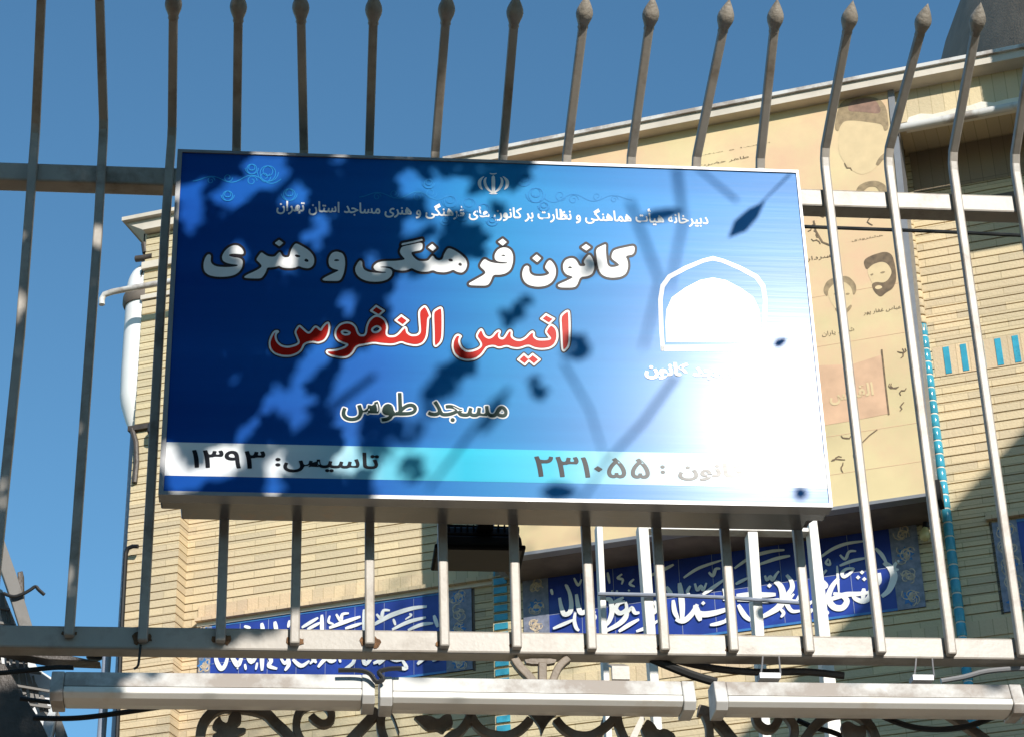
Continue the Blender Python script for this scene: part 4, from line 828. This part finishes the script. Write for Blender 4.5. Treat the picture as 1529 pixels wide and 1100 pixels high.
# awning with lattice sides
CF = Frame(R(6.31), 5.2)
CN = thing('lattice_awning', CF.p(-1.0, 0, 0), 'weathered grey awning with a lattice side and a sloping edge board', 'awning')
def pl(P, d0, d1, m, name, par=None): mb = MB(); mb.prism(CF, [CF.at(x, y) for x, y in P], d0, d1); return mb.build(name, m, par or CN, bevel=.002)
pl([(-60, 640), (0, 785), (3, 800), (28, 870), (52, 948), (32, 948), (14, 890), (0, 850), (-60, 715)], -.05, .05, M_SHADE, 'edge_board')
pl([(27, 858), (35, 856), (36, 900), (29, 900)], -.02, .02, M_IRON, 'bracket')
pl([(-20, 1008), (13, 1012), (30, 1040), (68, 1100), (84, 1135), (-20, 1135)], .02, .10, M_IRON, 'beam')
pl([(-20, 966), (66, 970), (88, 985), (152, 998), (75, 995), (-20, 977)], .0, .05, M_IRON, 'beam')
pl([(62, 1110), (66, 1080), (82, 1050), (86, 1055), (77, 1110)], -.03, .02, M_LATT, 'side_board'); pl([(86, 1058), (106, 1112), (80, 1112)], -.04, .0, M_SHADE, 'side_board')
pl([(-30, 850), (0, 866), (24, 926), (40, 960), (54, 985), (78, 1000), (84, 1048), (66, 1082), (40, 1046), (14, 1000), (-30, 990)], -.07, -.06, M_LATT, 'lattice_sheet')
t = MB(); t2 = MB(); rr_ = random.Random(5)
for k in range(9):
    x = -22 + k * 12 + rr_.uniform(-1, 1)
    top_ = 868 + max(0, x) * 2.3 + (16 if x > 25 else 0); bot_ = min(1072, 992 + max(0, x + 8) * 1.02)
    P_ = [(x + 12 * q / 6 - 3 + rr_.uniform(-1, 1), top_ + (bot_ - top_) * q / 6) for q in range(7)]
    t.strap(CF, [CF.at(*q) for q in P_], [.0085 * rr_.uniform(.5, 1.6) for _ in P_], -.05, -.04)
for (xa, ya), (xb, yb) in (((-25, 895), (12, 902)), ((-25, 918), (20, 926)), ((-25, 942), (32, 950)), ((-25, 968), (44, 976)), ((0, 988), (60, 998)), ((20, 1016), (80, 1026)), ((36, 1044), (80, 1050))):
    t2.strap(CF, [CF.at(xa, ya), CF.at(xb, yb)], .0055, -.035, -.028)
t.build('lattice_slat', M_SHADE, CN); t2.build('lattice_rail', M_SHADE, CN)
def cable(P, fr, d, r, label, name='cable', m=M_CABLE, cat='cable', n=4):
    q = [fr.w(x, y, d) for x, y in P]; s_ = []
    for i in range(len(q) - 1):
        p0, p1, p2, p3 = q[max(i - 1, 0)], q[i], q[i + 1], q[min(i + 2, len(q) - 1)]
        for k in range(n):
            tt = k / n; s_.append(.5 * (2 * p1 + (p2 - p0) * tt + (2 * p0 - 5 * p1 + 4 * p2 - p3) * tt * tt + (-p0 + 3 * p1 - 3 * p2 + p3) * tt ** 3))
    s_.append(q[-1]); t = MB(); t.tube(s_, r, 8); o = t.build(name, m, None, smooth=True); return tag(o, label, cat)
cable([(-40, 1004), (0, 1004), (40, 1000), (80, 996), (110, 996)], FE, -.02, .0045, 'short black cable entering the tube light above the lattice awning')
cable([(30, 1042), (70, 1047), (110, 1051), (170, 1051), (240, 1049), (300, 1046)], FE, -.02, .004, 'thin black cable lying almost level under the grimy tube light')
cable([(50, 1071), (90, 1072), (130, 1070), (190, 1062), (250, 1053), (310, 1046)], FE, -.01, .0048, 'thicker black cable rising in a long sag under the grimy tube light')
cable([(5, 885), (20, 890), (34, 886), (45, 880), (53, 875), (58, 880), (66, 887)], CF, .06, .0045, 'frayed black wire end sticking up from the awning board', 'wire', cat='wire')
cable([(972, 982), (1005, 996), (1036, 1008), (1070, 1018)], FE, -.03, .0085, 'thick black cable running into the wire bracketed tube light')
cable([(985, 978), (1030, 990), (1080, 999), (1140, 1003), (1200, 1002), (1260, 1008)], FE, -.05, .007, 'dark brown cable running level above the wire bracketed tube light', m=M_IRON)
cable([(1405, 1016), (1440, 1010), (1470, 1002), (1510, 998), (1560, 996)], FE, -.02, .005, 'pale grey cable resting above the wire bracketed tube light', m=M_ALU)
cable([(1298, 1059), (1335, 1076), (1370, 1086), (1410, 1088), (1450, 1082), (1490, 1068), (1560, 1056)], FE, .01, .0055, 'black cable hanging in a loop under the wire bracketed tube light')
cable([(1190, 1074), (1215, 1085), (1250, 1095), (1290, 1120)], FE, -.03, .005, 'short black cable slanting down behind the scrollwork')
cable([(1180, 338), (1290, 342), (1400, 346), (1529, 352), (1640, 357)], FB, .0, .0048, 'thin black wire stretched straight across the portrait banner', 'wire', cat='wire')
cable([(505, 1000), (535, 1000), (552, 1005), (562, 1017), (572, 1013), (566, 1003), (580, 998), (600, 997)], FE, .085, .0042, 'knotted black cable joining the grimy tube light to its neighbour')
cable([(210, 962), (208, 980), (206, 993), (200, 998)], FE, .0, .0022, 'thin dark wire dropping from the lower rail to the grimy tube light', 'wire', cat='wire')
BU = thing('light_bulb', WA.w(1384, 795, .05), 'small yellowish bulb on the brick wall beside the calligraphy panel', 'bulb')
q = WA.w(1381, 796, .05); t = MB(); t.lathe(q, (.2, 0, 1), [(.006, -.034), (.018, -.026), (.023, -.01), (.019, .01), (.011, .026)], 14); t.build('globe', mat('yellowed glass', (.6, .52, .25), .2), BU, smooth=True)
t = MB(); t.lathe(q, (.2, 0, 1), [(.013, .0262), (.013, .05)], 12); t.tube([q + Vector((.01, 0, .045)), WA.w(1386, 785, .0)], .006, 6); t.build('socket', M_BLACK, BU)

# ------------------------------------------------------------------ unseen side building added to throw the slanting shade on the wall
P1, P2 = WA.w(1529, 640), WA.w(1260, 930)
dl = (P1 - P2).normalized(); LL = 5.0
Q2 = P2 - dl * .75 + SV * LL; Q1 = P1 + dl * 1.9 + SV * LL
def dn(p): return Vector((p.x, p.y, 0))
SVh = SV * 2.2
t = MB(); t.add([Q2, Q1, dn(Q1), dn(Q2), Q2 + SVh, Q1 + SVh, dn(Q1 + SVh), dn(Q2 + SVh)], [(0, 1, 2, 3), (7, 6, 5, 4), (0, 4, 5, 1), (1, 5, 6, 2), (2, 6, 7, 3), (3, 7, 4, 0)])
NB = thing('side_blocker', dn((Q1 + Q2) / 2), 'unseen sloping building added to throw slanting shade on the mosque wall', 'house')
t.build('wall', M_HOUSE, NB)

# row of houses added behind the camera to block low sky light
for k, (xa, xb, h_) in enumerate(((-26, -14.3, 4.5), (-14, -3.3, 4.2), (-3, 8.0, 4.4), (8.3, 22, 4.1))):
    fr = Frame(math.pi, 8.0)
    rt = thing('blocker_house', (( xa + xb) / 2, -11, 0), 'unseen rendered house added across the street to block low sky', 'house', 'houses added to block low sky')
    t = MB(); t.box(fr, -xb, -xa, 0, h_, -7, 0); t.build('wall', M_HOUSE, rt)
    t = MB(); t.box(fr, -xb - .1, -xa + .1, h_, h_ + .2, -7.1, .12); t.build('roof', M_SHADE, rt)
    for i in range(3):
        for z in (1.2,):
            u = -xb + 1.2 + i * 3.2
            t = MB(); t.box(fr, u, u + 1.4, z, z + 1.6, .003, .05); t.build('window', M_BLACK, rt)

# ------------------------------------------------------------------ street tree above the camera
TR = thing('street_tree', (-1.0, -.7, 0), 'leafy street tree overhanging the fence and shading the sign', 'tree')
def inpoly(x, y, P):
    c_ = False
    for i in range(len(P)):
        a, b_ = P[i], P[(i + 1) % len(P)]
        if (a[1] > y) != (b_[1] > y) and x < (b_[0] - a[0]) * (y - a[1]) / (b_[1] - a[1]) + a[0]: c_ = not c_
    return c_
SHADE = [(-260, -260), (780, -260), (795, 262), (775, 285), (712, 296), (690, 320), (726, 345), (726, 380), (690, 392), (640, 398), (615, 425), (590, 470), (560, 500), (530, 530), (505, 560), (490, 600), (500, 640), (545, 690), (560, 740), (545, 795), (440, 835), (330, 885), (262, 915), (236, 930), (205, 962), (196, 1000), (190, 1060), (60, 1110), (-260, 1160)]
HOLES = [(398, 258, 33, 25, 0), (285, 312, 15, 38, 0), (272, 292, 14, 14, 0), (345, 290, 24, 20, -30), (440, 292, 26, 15, 0), (612, 275, 12, 18, 0), (652, 282, 16, 20, 0), (676, 284, 22, 20, 0), (505, 243, 12, 9, 0), (482, 330, 11, 13, 0), (614, 340, 10, 18, 20),
         (355, 373, 16, 9, 0), (432, 392, 16, 14, 0), (470, 362, 11, 18, 0), (560, 392, 10, 12, 0), (592, 446, 13, 15, 0), (520, 450, 14, 14, 0), (655, 312, 14, 30, 0), (640, 372, 12, 16, 0), (600, 412, 10, 10, 0),
         (540, 548, 30, 18, 0), (585, 572, 34, 16, 0), (515, 690, 18, 18, 0), (484, 522, 13, 28, 15), (440, 580, 12, 26, 25), (372, 640, 10, 40, 38), (405, 600, 12, 12, 0), (445, 610, 26, 36, 0), (462, 540, 10, 40, 25),
         (252, 690, 16, 26, 0), (335, 690, 30, 22, -30), (300, 706, 30, 12, -20), (412, 690, 15, 27, 0), (270, 722, 26, 16, 0), (406, 728, 14, 12, 0),
         (45, 367, 10, 28, 0), (130, 560, 9, 38, 0), (148, 258, 10, 16, 0), (168, 262, 20, 14, 0), (48, 268, 9, 16, 0), (30, 943, 26, 15, 0), (112, 1012, 24, 16, 0), (230, 250, 14, 14, 0), (20, 640, 10, 20, 0), (200, 480, 14, 18, 0), (120, 780, 10, 24, 0), (255, 80, 10, 20, 0), (353, 180, 12, 20, 0), (660, 150, 16, 30, 0), (560, 60, 12, 20, 0)]
BLOBS = [(476, 640, 22, 70, 8, 2.2), (554, 665, 18, 56, -6, 2.3), (690, 548, 30, 20, 0, 2.2), (745, 318, 16, 24, 0, 2.3), (700, 360, 30, 26, 0, 2.3), (772, 463, 46, 16, -35, 2.3), (862, 512, 22, 30, 0, 2.4), (672, 562, 28, 26, 0, 2.7), (800, 582, 12, 20, 0, 2.3), (650, 602, 24, 36, 0, 2.8), (598, 652, 46, 36, 0, 2.9), (615, 700, 26, 20, 0, 2.6), (988, 321, 36, 8, -12, 2.0), (882, 396, 22, 14, 45, 2.8), (562, 620, 34, 16, 0, 2.7),
         (835, 734, 28, 10, 0, 2.4), (1196, 736, 12, 9, 0, 2.0), (735, 620, 12, 30, 30, 3.0), (1115, 328, 40, 9, -45, 1.25), (1165, 511, 12, 5, -30, 1.3), (690, 525, 16, 18, 0, 2.6), (540, 742, 20, 12, 0, 2.6), (640, 945, 26, 16, 20, 2.8), (240, 948, 18, 20, 0, 2.6), (490, 950, 8, 18, 30, 2.8), (330, 1018, 26, 18, 0, 2.8), (455, 1020, 22, 18, 0, 1.8), (700, 1012, 14, 12, 0, 2.8), (1515, 965, 26, 20, 0, 2.6), (1300, 960, 10, 16, 30, 3.0), (1345, 500, 20, 34, 0, 2.9)]
def dark(x, y):
    if not inpoly(x, y, SHADE): return False
    for cx, cy, rx, ry, ro in HOLES:
        dx, dy = x - cx, y - cy; c_, s_ = math.cos(R(ro)), math.sin(R(ro))
        if ((dx * c_ + dy * s_) / (rx * 1.03 + 1)) ** 2 + ((-dx * s_ + dy * c_) / (ry * 1.03 + 1)) ** 2 < 1: return False
    return True
LV = MB(); rl = random.Random(11)
def shades_lattice(c_):
    t_ = (CF.D + .06 - c_.dot(CF.N)) / (-SV.dot(CF.N)); q_ = c_ - SV * t_; v_ = q_ - CAM; dd_ = v_.dot(FW)
    x_, y_ = PW / 2 + FPX * v_.dot(XC) / dd_, PH / 2 - FPX * v_.dot(YC) / dd_
    return -45 < x_ < 105 and 830 < y_ < 1110

def leaf(c_, nrm, size, asp=.55, roll=None):
    if shades_lattice(c_): return
    n_ = Vector(nrm).normalized(); a = n_.orthogonal().normalized(); b_ = n_.cross(a)
    an = rl.uniform(0, 6.283) if roll is None else roll
    L_ = a * math.cos(an) + b_ * math.sin(an); W_ = n_.cross(L_); s2 = size / 2; w2 = s2 * asp
    cup = n_ * (size * rl.uniform(.05, .16))
    P = [c_ - L_ * s2, c_ - L_ * s2 * .35 + W_ * w2 + cup, c_ + L_ * s2 * .35 + W_ * w2 * .8 + cup, c_ + L_ * s2 - n_ * size * .08, c_ + L_ * s2 * .35 - W_ * w2 * .8 + cup, c_ - L_ * s2 * .35 - W_ * w2 + cup]
    LV.add(P, [(0, 1, 2, 3), (0, 3, 4, 5)])
def rndn(k): 
    v = SV * k + Vector((rl.gauss(0, 1), rl.gauss(0, 1), rl.gauss(0, 1))) * .55; return v
x = -250.0
STEP = 10.0
while x < 810:
    y = -250.0
    while y < 1120:
        px, py = x + rl.uniform(-6, 6), y + rl.uniform(-6, 6)
        if dark(px, py) and all(dark(px + a, py + b_) for a, b_ in ((7, 0), (-7, 0), (0, 7), (0, -7))):
            leaf(FE.w(px, py, SD) + SV * rl.uniform(1.7, 2.7), rndn(1.1), rl.uniform(.038, .058))
        y += STEP
    x += STEP
for cx, cy, rx, ry, ro, tt in BLOBS:
    n_ = max(1, int(rx * ry / 110))
    if n_ == 1 or ry < 11:
        for q_ in range(2 if ry >= 11 else 1):
            c_ = FE.w(cx, cy, SD) + SV * tt * (1.05 if tt > 1.5 else 1)
            e = (FE.w(cx + 10 * math.cos(R(ro)), cy + 10 * math.sin(R(ro)), SD) - FE.w(cx, cy, SD)).normalized()
            n0 = SV.normalized(); a = n0.orthogonal().normalized(); b_ = n0.cross(a); e = (e - n0 * e.dot(n0)).normalized()
            leaf(c_, n0, rx * 2.1 / 830, min(.9, ry / rx * 1.3), math.atan2(e.dot(b_), e.dot(a)))
    else:
        for q_ in range(n_ + 3):
            a = rl.uniform(0, 6.283); k = math.sqrt(rl.random()) * .75; dx, dy = rx * k * math.cos(a), ry * k * math.sin(a); c_, s_ = math.cos(R(ro)), math.sin(R(ro))
            leaf(FE.w(cx + dx * c_ - dy * s_, cy + dx * s_ + dy * c_, SD) + SV * (tt * 1.05 + rl.uniform(-.2, .2)), rndn(1.6), rl.uniform(.03, .042))
for k in range(170):  # extra crown clusters, spread wide to block sky light
    cx, cy, ct = rl.uniform(-1500, 2200), rl.uniform(-1750, -330), rl.uniform(2.2, 4.6); c0 = FE.w(cx, cy, SD) + SV * ct
    for q_ in range(75): leaf(c0 + Vector((rl.gauss(0, .16), rl.gauss(0, .16), rl.gauss(0, .11))), rndn(.7), rl.uniform(.04, .062))
LV.build('crown', M_LEAF, TR)
t = MB(); B0 = Vector((-1.0, -.7, 0)); fork = Vector((-.75, -.45, 3.1))
t.tube([B0 - Vector((0, 0, .1)), B0 + Vector((.03, .02, .5)), B0 + Vector((.02, .10, 1.6)), B0 + Vector((.12, .16, 2.5)), fork], [.21, .15, .125, .11, .10], 14); t.build('trunk', M_BARK, TR, smooth=True)
for px, py, tt in ((120, 120, 2.4), (420, 420, 2.5), (300, -60, 2.3), (650, 60, 2.6), (60, 600, 2.5), (250, 800, 2.4), (-400, -500, 3.2), (200, -800, 3.4), (560, 560, 2.7)):
    e = FE.w(px, py, SD) + SV * tt; mid = fork.lerp(e, .5) + Vector((rl.uniform(-.1, .1), rl.uniform(-.1, .1), .18))
    t = MB(); t.tube([fork - Vector((0, 0, .08)), fork.lerp(mid, .5) + Vector((0, 0, .07)), mid, mid.lerp(e, .5) + Vector((0, 0, .05)), e], [.06, .042, .028, .017, .006], 8); t.build('limb', M_BARK, TR, smooth=True)

t = MB()
for P, tt, r_ in (([(1010, 560), (960, 630), (905, 690), (860, 760)], 2.9, .0055), ([(840, 540), (880, 610), (905, 690)], 2.8, .004), ([(1100, 300), (1040, 250), (1000, 200)], 2.4, .004), ([(760, 580), (700, 650), (640, 730)], 2.9, .006), ([(1010, 250), (1020, 330), (1000, 430)], 3.2, .007), ([(940, 300), (985, 420), (960, 520)], 3.3, .006), ([(1180, 260), (1110, 330)], 1.25, .0022)):
    t.tube([FE.w(x, y, SD) + SV * (tt + .05 * math.sin(i * 2.1)) for i, (x, y) in enumerate(P)], [r_ * (.95 - .5 * i / (len(P) - 1)) for i in range(len(P))], 6)
t.build('twigs', M_BARK, TR, smooth=True)
# more trees, added out of view to cut sky light on the fence
def added_tree(x, y, zc_, rad, lab, seed):
    global LV
    LV = MB(); r_ = random.Random(seed); root = thing('street_tree', (x, y, 0), lab, 'tree', 'trees added to block sky light')
    for k in range(int(14 * rad * rad)):
        a, e, q = r_.uniform(0, 6.283), r_.uniform(-.6, 1.3), rad * r_.uniform(.45, 1)
        c0 = Vector((x + q * math.cos(a) * math.cos(e), y + q * math.sin(a) * math.cos(e), zc_ + q * 1.15 * math.sin(e)))
        for _ in range(55): leaf(c0 + Vector((r_.gauss(0, .28), r_.gauss(0, .28), r_.gauss(0, .2))), rndn(.7), r_.uniform(.09, .15))
    LV.build('crown', M_LEAF, root)
    t = MB(); t.tube([(x, y, -.1), (x + .05, y, .6), (x - .04, y + .06, 1.8), (x, y, zc_ - .2), (x + .1, y, zc_ + rad * .6)], [.24, .16, .13, .11, .03], 12); t.build('trunk', M_BARK, root, smooth=True)
    for k in range(6):
        a = k * 1.05; t = MB(); t.tube([(x, y, zc_ - .6), (x + .5 * math.cos(a), y + .5 * math.sin(a), zc_), (x + rad * .75 * math.cos(a), y + rad * .75 * math.sin(a), zc_ + .7)], [.07, .05, .012], 8); t.build('limb', M_BARK, root, smooth=True)
added_tree(-5.0, .4, 4.6, 2.3, 'unseen small leafy tree, added to block sky light, at the lattice awning end of the fence', 21)
added_tree(6.6, -.2, 4.4, 2.1, 'unseen small leafy tree, added to block sky light, at the side house end of the fence', 22)
added_tree(-3.7, -4.6, 6.6, 2.8, 'unseen large leafy tree, added to block sky light, between the houses and the fence, nearest the tall trunk', 23)
added_tree(8.0, -4.8, 6.4, 2.7, 'unseen large leafy tree, added to block sky light, in front of the last house', 24)
added_tree(-6.5, -3.0, 6.0, 2.8, 'unseen large leafy tree, added to block sky light, at the far end of the street', 25)
